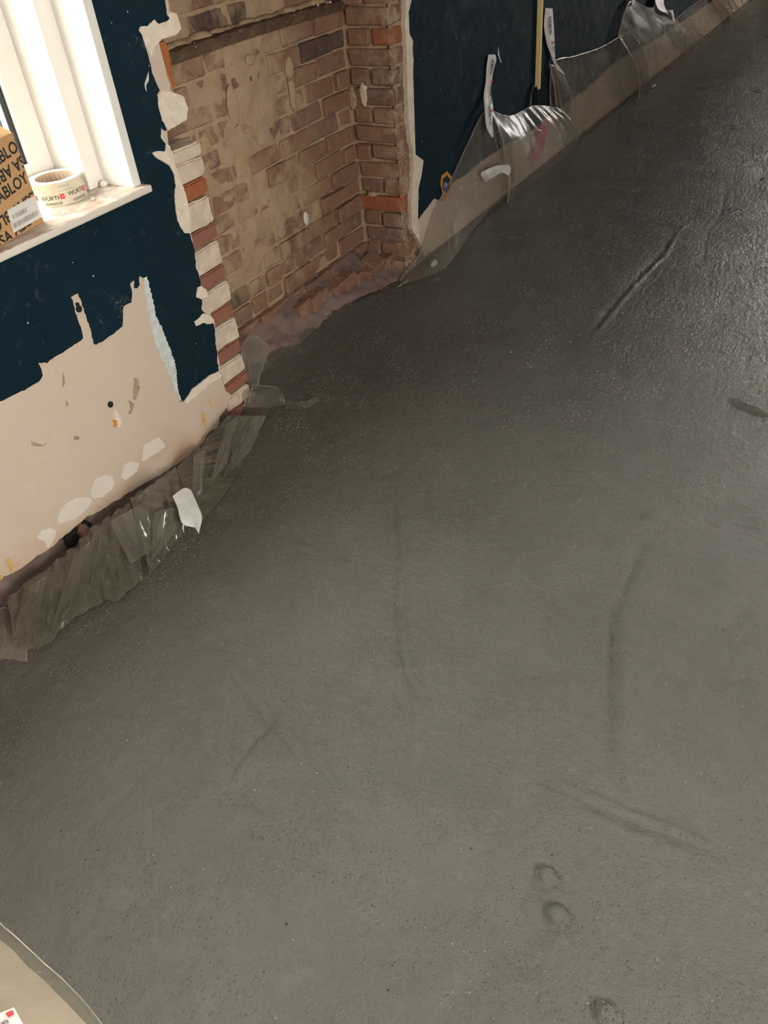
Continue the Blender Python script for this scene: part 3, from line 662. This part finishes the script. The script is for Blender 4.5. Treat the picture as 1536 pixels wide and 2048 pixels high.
def box_text(s, size, a, b, rot, mat=MT['ink']):
    V, F = text_mesh(s, size, size*.022); bm = bmesh.new(); c, sn = math.cos(rot), math.sin(rot)
    vs = [bm.verts.new((x*c-y*sn+a, x*sn+y*c+b, 0)) for x, y, _ in V]
    for f in F:
        try: bm.faces.new([vs[i] for i in f])
        except ValueError: pass
    for co, no in (((-.001, 0, 0), (1, 0, 0)), ((-BL, 0, 0), (-1, 0, 0)), ((0, .002, 0), (0, -1, 0)), ((0, BH-.002, 0), (0, 1, 0))):
        bmesh.ops.bisect_plane(bm, geom=list(bm.verts)+list(bm.edges)+list(bm.faces), plane_co=co, plane_no=no, clear_outer=True)
    for v in bm.verts: v.co = Vector(bp(-v.co.x, v.co.y, -.0006))
    return sub(bm_obj('printed_lettering', bm, mat), fp)
for k, (a, b, fl) in enumerate([(-.215, -.012, 0), (.02, .085, 1), (-.228, .078, 0), (.05, .178, 1), (-.20, .158, 0), (-.30, .20, 0)]):
    box_text('ASSA ABLOY', .040, a, b, .13+(math.pi if fl else 0))
lab = [onPlane(p, bo, nn)+nn*.001 for p in ((13.6, 420.6), (68.8, 391), (83, 434), (27, 466))]
lb = put(mesh('white_label', [*lab, *[p-nn*.0008 for p in lab]], [(0, 1, 2, 3), (0, 4, 5, 1), (1, 5, 6, 2), (2, 6, 7, 3), (3, 7, 4, 0)], MT['label']), cb)
def labp(s, t): return (lab[0]*(1-s)+lab[1]*s)*(1-t)+(lab[3]*(1-s)+lab[2]*s)*t+nn*.0004
V = []; F = []
for (s0, s1, t0, t1, nb) in ((.10, .60, .28, .48, 16), (.06, .92, .62, .84, 26)):
    for i in range(nb):
        a = s0+(s1-s0)*i/nb; b_ = a+(s1-s0)/nb*r.uniform(.25, .8); k = len(V); V += [labp(a, t0), labp(b_, t0), labp(b_, t1), labp(a, t1)]; F.append((k, k+1, k+2, k+3))
sub(mesh('barcode', V, F, MT['grey_ink']), lb)
# film crumpled over the box top
def thread(name, pts, rad, mat, parent, seg=5):
    pts = np.array(pts); V = []; F = []; n = len(pts)
    d = np.gradient(pts, axis=0); d /= np.linalg.norm(d, axis=1, keepdims=True)+1e-9
    a = np.cross(d, np.array([.31, .77, .55])); a /= np.linalg.norm(a, axis=1, keepdims=True)+1e-9; b = np.cross(d, a)
    for i in range(n):
        w_ = rad*(.35+.65*math.sin(math.pi*i/(n-1))**.5) if name == 'crease' else rad
        V += [pts[i]+w_*(a[i]*math.cos(2*math.pi*k/seg)+b[i]*math.sin(2*math.pi*k/seg)) for k in range(seg)]
    for i in range(n-1):
        for k in range(seg): F.append((i*seg+k, i*seg+(k+1) % seg, i*seg+seg+(k+1) % seg, i*seg+seg+k))
    F += [tuple(range(seg-1, -1, -1)), tuple(range((n-1)*seg, n*seg))]
    return mesh(name, V, F, mat, parent, True)
def ruffle(name, rows, mat, parent=None, amp=.006, sub=6, seed=0, fac=5.0, label=None, cat=None, group=None, amp2=None, smooth=True, creases=None, edges=False):
    """rows: list of polylines (each same count of 3-D points); refined bilinearly and crumpled along the local normal"""
    A = np.array(rows, float)
    def refine(A, axis, sub):
        n = A.shape[axis]; t = np.linspace(0, n-1, (n-1)*sub+1); i = np.minimum(t.astype(int), n-2); f = t-i
        A0 = np.take(A, i, axis); A1 = np.take(A, i+1, axis); sh = [1, 1, 1]; sh[axis] = -1; f = f.reshape(sh)
        # catmull-rom for gentle curves
        Am = np.take(A, np.maximum(i-1, 0), axis); Ap = np.take(A, np.minimum(i+2, n-1), axis)
        return .5*((2*A0)+(-Am+A1)*f+(2*Am-5*A0+4*A1-Ap)*f**2+(-Am+3*A0-3*A1+Ap)*f**3)
    B = refine(refine(A, 0, sub), 1, sub); n, m = B.shape[:2]
    du = np.gradient(B, axis=1); dv = np.gradient(B, axis=0); N = np.cross(du, dv); N /= np.linalg.norm(N, axis=2, keepdims=True)+1e-9
    U = np.cumsum(np.linalg.norm(du, axis=2), 1); Vv = np.cumsum(np.linalg.norm(dv, axis=2), 0)
    rr = np.random.default_rng(seed); D = np.zeros((n, m))
    for k in range(5):
        an = rr.normal(0, .28); ph = rr.uniform(0, 9); fr = fac*rr.uniform(.6, 2.2)
        wv = (U*math.cos(an)+Vv*math.sin(an))*fr+ph+.8*fbm(U*4, Vv*4, 2, seed+k)
        D += np.abs((wv % 1)*2-1)*rr.uniform(.3, 1)/(1+k*.4)
    D = D-D.mean(); D += .35*fbm(U*fac*1.5, Vv*fac*1.5, 3, seed+40)
    if amp2: D += amp2/amp*fbm(U*3, Vv*3, 2, seed+60)
    B = B+N*(D*amp)[..., None]
    B[..., 2] = np.maximum(B[..., 2], floor_height(B[..., 0], B[..., 1])+.004)
    onw = (B[..., 0] < 2.02) | (B[..., 0] > 3.30)
    B[..., 1] = np.where(onw & (B[..., 2] < .88), np.minimum(B[..., 1], YW-.010), B[..., 1])
    I = np.arange(n*m).reshape(n, m); F = np.stack([I[:-1, :-1], I[1:, :-1], I[1:, 1:], I[:-1, 1:]], -1).reshape(-1, 4)
    o = mesh(name, B.reshape(-1, 3).tolist(), F.tolist(), mat, parent, smooth)
    if label: tag(o, label, cat, group)
    if cat == 'plastic sheet' or edges:
        far = 1+max(0, float(B[..., 0].mean())-2.5)*.55; em = MT['film_edge_dirty'] if mat in (MT['film_dirty'], MT['film_fold'], MT['film_fold_dark']) else MT['film_edge']
        paths = [('folded_edge', B[0]), ('folded_edge', B[:, 0]), ('folded_edge', B[:, -1])]  # thin pale tubes stand in for highlights on the sheet's edges and creases
        L = max(float(U.max()), .05)
        for k in range(creases if creases is not None else int(min(7, 2+L*5))):
            j0 = int(rr.uniform(.06, .94)*(m-1)); a0 = int(rr.uniform(0, .35)*(n-1)); a1 = int(rr.uniform(.55, 1)*(n-1)); dr = rr.uniform(-.18, .18)*m
            if a1-a0 < 3: continue
            ii = np.arange(a0, a1+1); jj = np.clip(j0+(dr*(ii-a0)/(n-1)), 0, m-1).astype(int)
            paths.append(('crease', B[ii, jj]))
        for nm, pth in paths:
            rad = (.0016 if nm == 'folded_edge' else .0010)*far
            thread(nm, pth, rad, em, o)
    return o
wr = ruffle('wrapping_film', [[bp(a, b_+(.012*math.sin(a*40+j) if 0 < j < 3 else 0), d_) for a in np.linspace(.016, .34, 9)] for j, (b_, d_) in enumerate(((BH-.03, .073), (BH+.078, .080), (BH+.088, .100), (BH-.03, .112)))], MT['film_pale'], None, .003, 5, 3, 20)
tag(wr, 'crumpled milky wrapping film poking out of the top of the cardboard box', 'plastic film')
# roll of tape
TC = np.array([1.566, 2.098, z0+.001]); TR, TI, TH = .077, .054, .062
tr = tag(empty('tape_roll', tuple(TC)), 'roll of cream printed masking tape lying on the window sill', 'tape roll')
def ring(name, ri, ro, za, zb, mat, seg=64):
    V = []; F = []
    for i in range(seg):
        a = 2*math.pi*i/seg; c, s = math.cos(a), math.sin(a)
        V += [(TC[0]+ro*c, TC[1]+ro*s, TC[2]+za), (TC[0]+ro*c, TC[1]+ro*s, TC[2]+zb), (TC[0]+ri*c, TC[1]+ri*s, TC[2]+zb), (TC[0]+ri*c, TC[1]+ri*s, TC[2]+za)]
    for i in range(seg):
        j = (i+1) % seg
        for k in range(4): F.append((i*4+k, j*4+k, j*4+(k+1) % 4, i*4+(k+1) % 4))
    return put(mesh(name, V, F, mat), tr)
tw = ring('tape_winding', TI+.003, TR, .0, TH, MT['tape']); ring('wound_edge', TI+.0025, TR-.0008, TH-.001, TH+.0006, MT['tapetop']); cc = ring('card_core', TI, TI+.003, .0, TH+.0002, MT['core_card'])
def wrap_text(s, size, ang, zz, mat, bold=.01, rad=TR+.0004):
    V, F = text_mesh(s, size, size*bold); w_ = max(v[0] for v in V)
    W_ = [(TC[0]+rad*math.cos(ang+(x-w_/2)/rad), TC[1]+rad*math.sin(ang+(x-w_/2)/rad), TC[2]+zz+y) for x, y, _ in V]
    return sub(mesh('printed_lettering', W_, F, mat), tw)
CA = -1.95       # side of the roll that faces the camera
for k, a in enumerate((CA-.62, CA+.42, CA+1.45, CA-1.7)):
    wrap_text('W\u00dcRTH', .0165, a, .018+(.004 if k == 1 else 0), MT['ink'])
    wrap_text('EURASOL\u00ae', .0095, a+.06, .005, MT['ink'])
    wrap_text('EURASOL', .008, a-.45, .049, MT['grey_ink'], .0); wrap_text('Art.-Nr. 0992 700 050', .0048, a-.40, .039, MT['grey_ink'], .0)
    for dz in (.0, .0075):       # red two-bar mark
        V = []; F = []
        for i in range(5): 
            t = a+.43+.045*(i-2)
            V += [(TC[0]+(TR+.0005)*math.cos(t), TC[1]+(TR+.0005)*math.sin(t), TC[2]+.018+dz), (TC[0]+(TR+.0005)*math.cos(t), TC[1]+(TR+.0005)*math.sin(t), TC[2]+.0245+dz)]
        for i in range(4): F.append((2*i, 2*i+2, 2*i+3, 2*i+1))
        sub(mesh('red_mark', V, F, MT['red']), tw)
for i in range(26):            # slanted print lines inside the core
    a = 2*math.pi*i/26; V = []; F = []
    for j in range(5):
        t = a+.16*j/4; zz = .006+.05*j/4
        for d in (0, .03): V.append((TC[0]+(TI-.0004)*math.cos(t+d), TC[1]+(TI-.0004)*math.sin(t+d), TC[2]+zz))
    for j in range(4): F.append((2*j, 2*j+1, 2*j+3, 2*j+2))
    sub(mesh('print_line', V, F, MT['purple']), cc)
c = onZ((207, 368), z0+.008); tag(lump('plaster_crumb', c, (.013, .011, .010), MT['patch'], None, 5, 2, .4), 'small pale plaster crumb on the dusty sill beside the tape roll', 'crumb')
c = onZ((186, 398), z0+.004); tag(lump('plaster_crumb', c, (.006, .006, .005), MT['patch'], None, 6, 2, .4), 'tiny white crumb against the foot of the tape roll', 'crumb')

# ------------------------------------------------------------------ batten, cable hole and other fittings on the far wall
bt = onY((1077, 178), YW-.02); tag(box('wooden_batten', (bt[0]-.010, YW-.028, bt[2]), (bt[0]+.012, YW-.0012, 1.55), MT['wood'], None, .002), 'narrow pale wooden batten hanging upright on the navy wall', 'batten')
hc = onY((886, 365), YW-.003)
sk = tag(empty('wall_socket_hole', (hc[0], YW, hc[2])), 'broken cable outlet with orange rim in the navy wall beside the recess', 'cable outlet')
put(slab('orange_rim', [jag(P([(882, 352), (893, 343), (902, 352), (901, 375), (893, 392), (885, 403), (880, 398), (884, 385), (880, 368)]), .006, .002, 5)], YW-.004, YW+.0005, MT['orange']), sk)
put(slab('dark_cavity', [jag(P([(885, 357), (893, 350), (899, 360), (898, 376), (891, 386), (883, 378)]), .006, .002, 6)], YW-.0052, YW+.0005, MT['black']), sk)
put(lump('cable_end', (hc[0]+.004, YW-.010, hc[2]-.02), (.018, .012, .022), MT['plug'], None, 8, 2), sk)
bx0 = onY((1059, 196), YW-.012); bs = tag(empty('cable_clip', (bx0[0], YW, bx0[2])), 'small dark cable loop on the wall below the wooden batten', 'cable')
pts = [onY(p, YW-.012) for p in [(1058, 212), (1062, 186), (1066, 172), (1072, 174), (1074, 190), (1076, 208)]]
def tube(name, pts, rad, mat, seg=8):
    V = []; F = []
    for i, p in enumerate(pts):
        p = np.array(p); d = np.array(pts[min(i+1, len(pts)-1)])-np.array(pts[max(i-1, 0)]); d /= np.linalg.norm(d); a = np.cross(d, [0, 1, .01]); a /= np.linalg.norm(a); b = np.cross(d, a)
        V += [p+rad*(a*math.cos(2*math.pi*k/seg)+b*math.sin(2*math.pi*k/seg)) for k in range(seg)]
    for i in range(len(pts)-1):
        for k in range(seg): F.append((i*seg+k, i*seg+(k+1) % seg, i*seg+seg+(k+1) % seg, i*seg+seg+k))
    F += [tuple(range(seg)), tuple(range((len(pts)-1)*seg, len(pts)*seg))]
    return mesh(name, V, F, mat, None, True)
put(tube('cable_loop', pts, .008, MT['gasket']), bs)
pc = onY((163, 1068), YW-.005); tag(tube('pipe_stub', [(pc[0]+.012, YW+.01, pc[2]+.01), (pc[0]+.006, YW-.015, pc[2]+.005), (pc[0]+.002, YW-.03, pc[2]-.012), (pc[0], YW-.035, pc[2]-.04)], .022, MT['pipe'], 14), 'old brown pipe stub in the dark hole under the plaster', 'pipe')

# ------------------------------------------------------------------ plastic films along the wall foot
def film(name, cols, mat, seed, label, amp=.008, bulge=.03, rows=5, fac=5., group=None, sub=6, amp2=None, lift=0., foot=0.):
    """cols: (top pixel, distance of top from the wall, foot pixel on the floor)"""
    T = [onY(c[0], YW-c[1]) for c in cols]; B = [onZ(c[2], .004) for c in cols]
    if mat is MT['film_dirty']: T = [t_+np.array([0, 0, .010]) for t_ in T]
    B = [np.array([b[0], min(b[1], YW-.004 if not (2.03 < b[0] < 3.28) else NYB-.01)-foot, b[2]]) for b in B]
    R = []
    for j in range(rows):
        t = j/(rows-1); R.append([a*(1-t)+b*t+np.array([0, -bulge*math.sin(math.pi*t)*(1+.3*math.sin(3*i+seed)), lift*math.sin(math.pi*t)]) for i, (a, b) in enumerate(zip(T, B))])
    return ruffle(name, R, mat, None, amp, sub, seed, fac, label, 'plastic sheet', group, amp2)
film('plastic_film', [((800, 560), .0, (790, 572)), ((838, 505), .004, (870, 545)), ((868, 420), .006, (905, 515)), ((905, 350), .006, (935, 470)), ((935, 285), .006, (955, 445)), ((968, 222), .008, (972, 420)), ((990, 224), .008, (998, 400)), ((1012, 234), .008, (1022, 382))], MT['film'], 3,
     'clear plastic sheet rising along the wall beside the brick recess', .008, .02, fac=7., sub=8, foot=.010)
film('plastic_film', [((982, 222), .035, (982, 405)), ((1020, 232), .035, (1012, 385)), ((1045, 222), .035, (1050, 362)), ((1068, 212), .04, (1090, 330)), ((1100, 214), .065, (1112, 310)), ((1122, 220), .09, (1120, 300))], MT['film'], 4,
     'clear plastic sheet sagging over a red strip below the wooden batten', .008, .06, fac=6., amp2=.008, sub=8, foot=.06)
film('plastic_film', [((1100, 225), .006, (1122, 300)), ((1104, 130), .006, (1150, 285)), ((1150, 112), .006, (1180, 250)), ((1200, 95), .006, (1210, 218)), ((1245, 70), .008, (1236, 190)), ((1266, 60), .008, (1268, 165))], MT['film_far'], 5,
     'dull plastic sheet stretched taut along the wall past the wooden batten', .005, .02, foot=.010)
film('plastic_film', [((1236, 74), .05, (1235, 195)), ((1258, 5), .04, (1262, 165)), ((1290, 14), .045, (1290, 140)), ((1325, 22), .055, (1330, 112)), ((1345, 50), .085, (1362, 82))], MT['film_far'], 6,
     'puckered plastic sheet hanging in pleats farther along the wall', .012, .07, fac=7., foot=.07)
film('plastic_film', [((1334, 54), .012, (1340, 104)), ((1350, 40), .012, (1362, 85)), ((1372, 20), .01, (1385, 66)), ((1405, -2), .01, (1410, 52)), ((1425, -10), .01, (1424, 45)), ((1445, -16), .01, (1442, 32))], MT['film_far'], 7,
     'gathered plastic sheet near the far end of the wall', .007, .02, fac=7., foot=.010)
film('plastic_film', [((1424, -10), .05, (1424, 42)), ((1445, -20), .05, (1440, 28)), ((1475, -30), .05, (1478, 15))], MT['film_far'], 8,
     'last scrap of plastic sheet at the far end of the wall', .009, .03, fac=7., foot=.05)
# loose corner flap below the second tape strip
ruffle('plastic_flap', [[onY(p, YW-.036) for p in ((1100, 128), (1108, 134), (1126, 150))], [onY(p, YW-.052) for p in ((1108, 170), (1124, 172), (1140, 180))], [onY(p, YW-.056) for p in ((1114, 214), (1130, 214), (1145, 204))], [onY(p, YW-.056) for p in ((1122, 238), (1134, 230), (1140, 220))]], MT['film_far'], None, .004, 5, 9, 6,
       'loose folded flap of plastic hanging from the second tape strip', 'plastic sheet')
# left of the recess: slurry-coated film
fa1 = film('plastic_film', [((455, 838), .05, (530, 832)), ((440, 858), .05, (524, 850)), ((420, 878), .05, (498, 900)), ((404, 898), .05, (462, 968)), ((390, 908), .07, (428, 1015)), ((372, 925), .07, (405, 1040)), ((352, 945), .07, (385, 1050))], MT['film_dirty'], 12,
     'grey slurry-splashed plastic sheet folded in long pleats below the pale plaster', .011, .0, fac=13., sub=14, lift=.008)
fa2 = film('plastic_film', [((352, 940), .07, (372, 1060)), ((335, 955), .07, (352, 1085)), ((315, 968), .07, (330, 1112)), ((285, 985), .06, (318, 1128)), ((262, 1000), .06, (300, 1148))], MT['film_dirty'], 13,
     'crumpled grey plastic sheet bunched under the filled patches of plaster', .013, .01, fac=12., amp2=.025, sub=14, lift=.02)
fa3 = film('plastic_film', [((262, 1012), .06, (285, 1160)), ((225, 1036), .06, (235, 1200)), ((190, 1062), .06, (205, 1205)), ((155, 1098), .06, (140, 1245)), ((110, 1135), .05, (95, 1290)), ((62, 1168), .05, (60, 1300)), ((20, 1205), .05, (30, 1290))], MT['film_dirty'], 14,
     'mud-coated plastic sheet spreading from below the pipe hole onto the concrete', .012, .005, fac=11., amp2=.012, sub=14, lift=.012)
def flap(parent, quad, zt, zb, seed, mat):
    (a, b, c, d) = quad; R_ = []
    for j in range(4):
        t = j/3; l = np.array(a)*(1-t)+np.array(d)*t; r_ = np.array(b)*(1-t)+np.array(c)*t; z_ = zt*(1-t)**1.3+zb*(1-(1-t)**1.3)
        R_.append([onZ(l*(1-k/3)+r_*k/3, z_+.012*math.sin(math.pi*k/3)) for k in range(4)])
    ruffle('fold_flap', R_, mat, parent, .005, 6, seed, 16., edges=True, creases=2)
flap(fa2, ((221, 1044), (297, 1000), (303, 1100), (262, 1129)), .10, .03, 71, MT['film_fold'])
flap(fa2, ((308, 1024), (347, 1016), (353, 1063), (303, 1120)), .095, .02, 72, MT['film_fold'])
flap(fa2, ((275, 994), (331, 951), (344, 989), (306, 1024)), .10, .075, 73, MT['film_fold'])
flap(fa1, ((452, 850), (478, 830), (452, 930), (420, 968)), .085, .02, 74, MT['film_fold'])
flap(fa1, ((482, 834), (532, 832), (500, 902), (446, 958)), .07, .012, 75, MT['film_fold'])
flap(fa1, ((388, 912), (410, 900), (404, 985), (386, 1000)), .09, .03, 76, MT['film_fold'])
flap(fa3, ((150, 1108), (205, 1066), (180, 1170), (100, 1270)), .085, .012, 77, MT['film_fold_dark'])
flap(fa3, ((60, 1175), (110, 1140), (95, 1250), (30, 1280)), .07, .012, 78, MT['film_fold_dark'])
film('plastic_film', [((22, 1225), .01, (52, 1322)), ((0, 1215), .006, (0, 1322)), ((-60, 1260), .006, (-60, 1370)), ((-140, 1310), .006, (-140, 1430))], MT['film_pale'], 15,
     'milky plastic scrap lying past the end of the mud-coated sheet', .005, .03)
# inside the recess, left corner
ruffle('plastic_film', [[onY(p, 2.16) for p in ((512, 668), (560, 660), (600, 648), (640, 625))], [onY(p, 2.12) for p in ((520, 700), (560, 690), (600, 668), (645, 630))], [onZ(p, .006) for p in ((528, 745), (565, 710), (600, 690), (650, 640))]], MT['film'], None, .005, 7, 16, 7,
       'plastic sheet tucked along the foot of the bare brick recess', 'plastic sheet')
ruffle('plastic_film', [[onY(p, 2.05) for p in ((484, 690), (496, 676), (512, 672), (530, 686), (537, 700))], [onY(p, 2.02) for p in ((484, 730), (494, 722), (508, 715), (526, 712), (532, 718))], [onY(p, 1.99) for p in ((484, 765), (494, 762), (506, 762), (514, 758), (520, 748))], [onZ(p, .012) for p in ((476, 800), (490, 796), (502, 792), (508, 780), (515, 770))]], MT['film'], None, .006, 7, 17, 10,
       'clear plastic loop standing up in the corner of the brick recess', 'plastic sheet')
ruffle('plastic_film', [[onZ(p, .055) for p in ((500, 768), (528, 772), (555, 776), (565, 790))], [onZ(p, .06) for p in ((490, 785), (520, 788), (548, 793), (569, 800))], [onZ(p, .03) for p in ((484, 800), (515, 805), (545, 808), (566, 810))], [onZ(p, .008) for p in ((478, 812), (512, 815), (545, 814), (566, 812))]], MT['film'], None, .006, 7, 18, 12,
       'shiny folded plastic tongue lying on the concrete at the recess corner', 'plastic sheet')
ruffle('plastic_film', [[onZ(p, .02) for p in ((566, 800), (590, 804), (612, 803), (632, 794))], [onZ(p, .012) for p in ((570, 808), (592, 812), (615, 810), (634, 798))], [onZ(p, .006) for p in ((574, 818), (596, 820), (618, 815), (636, 802))]], MT['film_dirty'], None, .005, 6, 19, 12,
       'muddy plastic wisp sticking out of the concrete before the recess', 'plastic sheet')
# white label-like scrap stuck on the bunched film
sc = ruffle('paper_scrap', [[onZ(p, .10) for p in ((345, 992), (368, 976), (382, 980))], [onZ(p, .09) for p in ((355, 1015), (378, 1004), (396, 1012))], [onZ(p, .08) for p in ((362, 1042), (384, 1034), (404, 1036))], [onZ(p, .065) for p in ((372, 1052), (390, 1056), (397, 1068))]], MT['wtape'], None, .003, 5, 21, 14,
       'crumpled white tape scrap on the bunched grey plastic sheet', 'tape scrap')
# tape strips fixing the film to the wall
def ribbon(name, left, right, off, label, seed, marks=True):
    offs = off if isinstance(off, (list, tuple)) else [off]*len(left)
    L = [onY(p, YW-o_) for p, o_ in zip(left, offs)]; R_ = [onY(p, YW-o_) for p, o_ in zip(right, offs)]
    root = ruffle(name, [[a, a*.67+b*.33+np.array([0, -.004, 0]), a*.33+b*.67+np.array([0, -.004, 0]), b] for a, b in zip(L, R_)], MT['wtape'], None, .003, 4, seed, 14, label, 'tape strip')
    if marks:
        tot = sum(np.linalg.norm(L[i+1]-L[i]) for i in range(len(L)-1))
        def at(t, s):
            k = t*(len(L)-1); i = min(int(k), len(L)-2); f = k-i
            a = L[i]*(1-f)+L[i+1]*f; b = R_[i]*(1-f)+R_[i+1]*f; return a*(1-s)+b*s+np.array([0, -.009, 0])
        for q_, (t0, s0) in enumerate(((.08, .35), (.42, .60), (.62, .25), (.80, .6))):
            V, F = text_mesh('W\u00dcRTH', 1.0, .045); w_ = max(v[0] for v in V)
            o = mesh('printed_lettering', [at(min(1, t0+.2*v[0]/w_), min(.95, s0+.36*v[1])) for v in V], F, MT['ink']); put(o, root)
        for t0 in (.36, .68):
            o = mesh('red_mark', [at(t0, .6), at(t0+.035, .6), at(t0+.035, .85), at(t0, .85)], [(0, 1, 2, 3)], MT['red']); put(o, root)
    return root
ribbon('tape_strip', [(977, 109), (973, 135), (971, 165), (968, 190), (970, 225), (974, 255), (984, 275)], [(990, 109), (992, 120), (985, 150), (981, 185), (986, 210), (985, 245), (987, 272)], (.010, .010, .010, .016, .045, .070, .085), 'printed white tape strip holding the sheet next to the brick recess', 31)
ribbon('tape_strip', [(1091, 16), (1088, 50), (1093, 85), (1102, 110), (1108, 128), (1120, 145)], [(1105, 17), (1108, 60), (1109, 90), (1110, 112), (1114, 128), (1130, 150)], (.010, .010, .012, .018, .030, .040), 'twisted printed tape strip on the wall just past the wooden batten', 32)
ribbon('tape_strip', [(1262, -30), (1264, -5), (1263, 10)], [(1270, -30), (1270, -5), (1267, 10)], (.010, .035, .060), 'thin tape strip above the pleated plastic sheet', 33, False)
ribbon('tape_strip', [(1309, -30), (1310, 0), (1318, 20), (1330, 25)], [(1325, -30), (1327, 0), (1330, 15), (1342, 32)], (.012, .045, .075, .095), 'wide tape strip folded into the pleated plastic sheet', 34, False)
ribbon('tape_scrap', [(1335, 20), (1342, 30), (1346, 45)], [(1346, 20), (1348, 34), (1351, 46)], .105, 'bright tape end stuck on the pleated plastic sheet', 35, False)
ruffle('tape_scrap', [[onY(p, YW-o_) for p, o_ in zip(row, (.050, .095, .112, .118))] for row in (((962, 345), (980, 336), (1000, 330), (1020, 330)), ((964, 354), (980, 347), (1000, 340), (1022, 340)), ((972, 366), (984, 356), (1004, 346), (1018, 352)))], MT['wtape'], None, .004, 5, 36, 14,
       'knotted white tape scrap joining the two clear plastic sheets', 'tape scrap')
ruffle('red_strip', [[onY(p, YW-.012) for p in ((1088, 236), (1076, 262), (1066, 295), (1058, 318))], [onY(p, YW-.012) for p in ((1104, 232), (1096, 262), (1086, 300), (1078, 322))]], MT['redtape'], None, .003, 6, 37, 8, 'red plastic strip behind the sagging clear sheet', 'strip')
for p, s, l in [((868, 528), (.03, .012, .018), 'pale stone chip caught under the sheet by the recess'), ((1306, 172), (.05, .015, .006), 'bright splinter lying on the concrete along the wall')]:
    q_ = onZ(p, .008); tag(lump('stone_chip', (q_[0], q_[1], q_[2]), s, MT['patch'], None, p[0], 2), l, 'chip')

# ------------------------------------------------------------------ film-covered bundle by the camera's left foot
rim = [onZ(p, .004) for p in ((-90, 1760), (-40, 1808), (0, 1845), (45, 1888), (100, 1937), (150, 1984), (205, 2048), (250, 2110), (290, 2190))]
rowsG = []; rowsI = []
for j in range(6):
    t = j/5; h = .20*math.sin(min(1, t*1.15)*math.pi/2)
    rowsG.append([p+np.array([-.26*t, .02*t, h]) for p in rim]); rowsI.append([p+np.array([-.02-.24*t, .02*t, max(.0, h*.93-.008)]) for p in rim])
pk = ruffle('insulation_bundle', rowsI, simple('cream_insulation_sheet', (.56, .48, .38), .9, .1, 8, .2), None, .004, 4, 51, 5, 'cream sheeted bundle under plastic on the concrete below the window', 'bundle')
ruffle('plastic_film', rowsG, MT['film_pale'], None, .005, 5, 52, 6, 'milky plastic sheet draped over the cream bundle', 'plastic sheet')
def onG(p): return onZ(p, .105)
ts = [onZ(p, z_) for p, z_ in (((-10, 2038), .16), ((33, 2020), .135), ((52, 2055), .125), ((20, 2090), .15))]
tp = mesh('tape_scrap', [t+np.array([0, 0, .012]) for t in ts]+[t+np.array([0, 0, .009]) for t in ts], [(0, 1, 2, 3), (4, 7, 6, 5), (0, 4, 5, 1), (1, 5, 6, 2), (2, 6, 7, 3), (3, 7, 4, 0)], MT['wtape'])
tag(tp, 'printed white tape piece stuck on the sheet over the cream bundle', 'tape scrap')
def tq(s, t): return (ts[0]*(1-s)+ts[1]*s)*(1-t)+(ts[3]*(1-s)+ts[2]*s)*t+np.array([0, 0, .0135])
for t0 in (.12, .24):
    put(mesh('red_mark', [tq(.55, t0), tq(.9, t0), tq(.88, t0+.09), tq(.58, t0+.09)], [(0, 1, 2, 3)], MT['red']), tp)
V, F = text_mesh('W\u00dcRTH', 1.0, .02); w_ = max(v[0] for v in V)
put(mesh('printed_lettering', [tq(.5*v[0]/w_, .52-.22*v[1]) for v in V], F, MT['ink']), tp)

# ------------------------------------------------------------------ outside
hg = mortar_sheet('garden_hedge', -6, 9, -.5, 2.5, lambda U, V: np.stack([U, 4.4+.25*fbm(U*2, V*2, 4, 3), V], -1), MT['green'], None, .12)
tag(hg, 'blurred green hedge outside the window', 'hedge')
tag(box('ground_outside', (-8, 2.42, -.3), (12, 5.4, -.12), MT['green']), 'grass strip outside the window', 'ground', kind='structure')
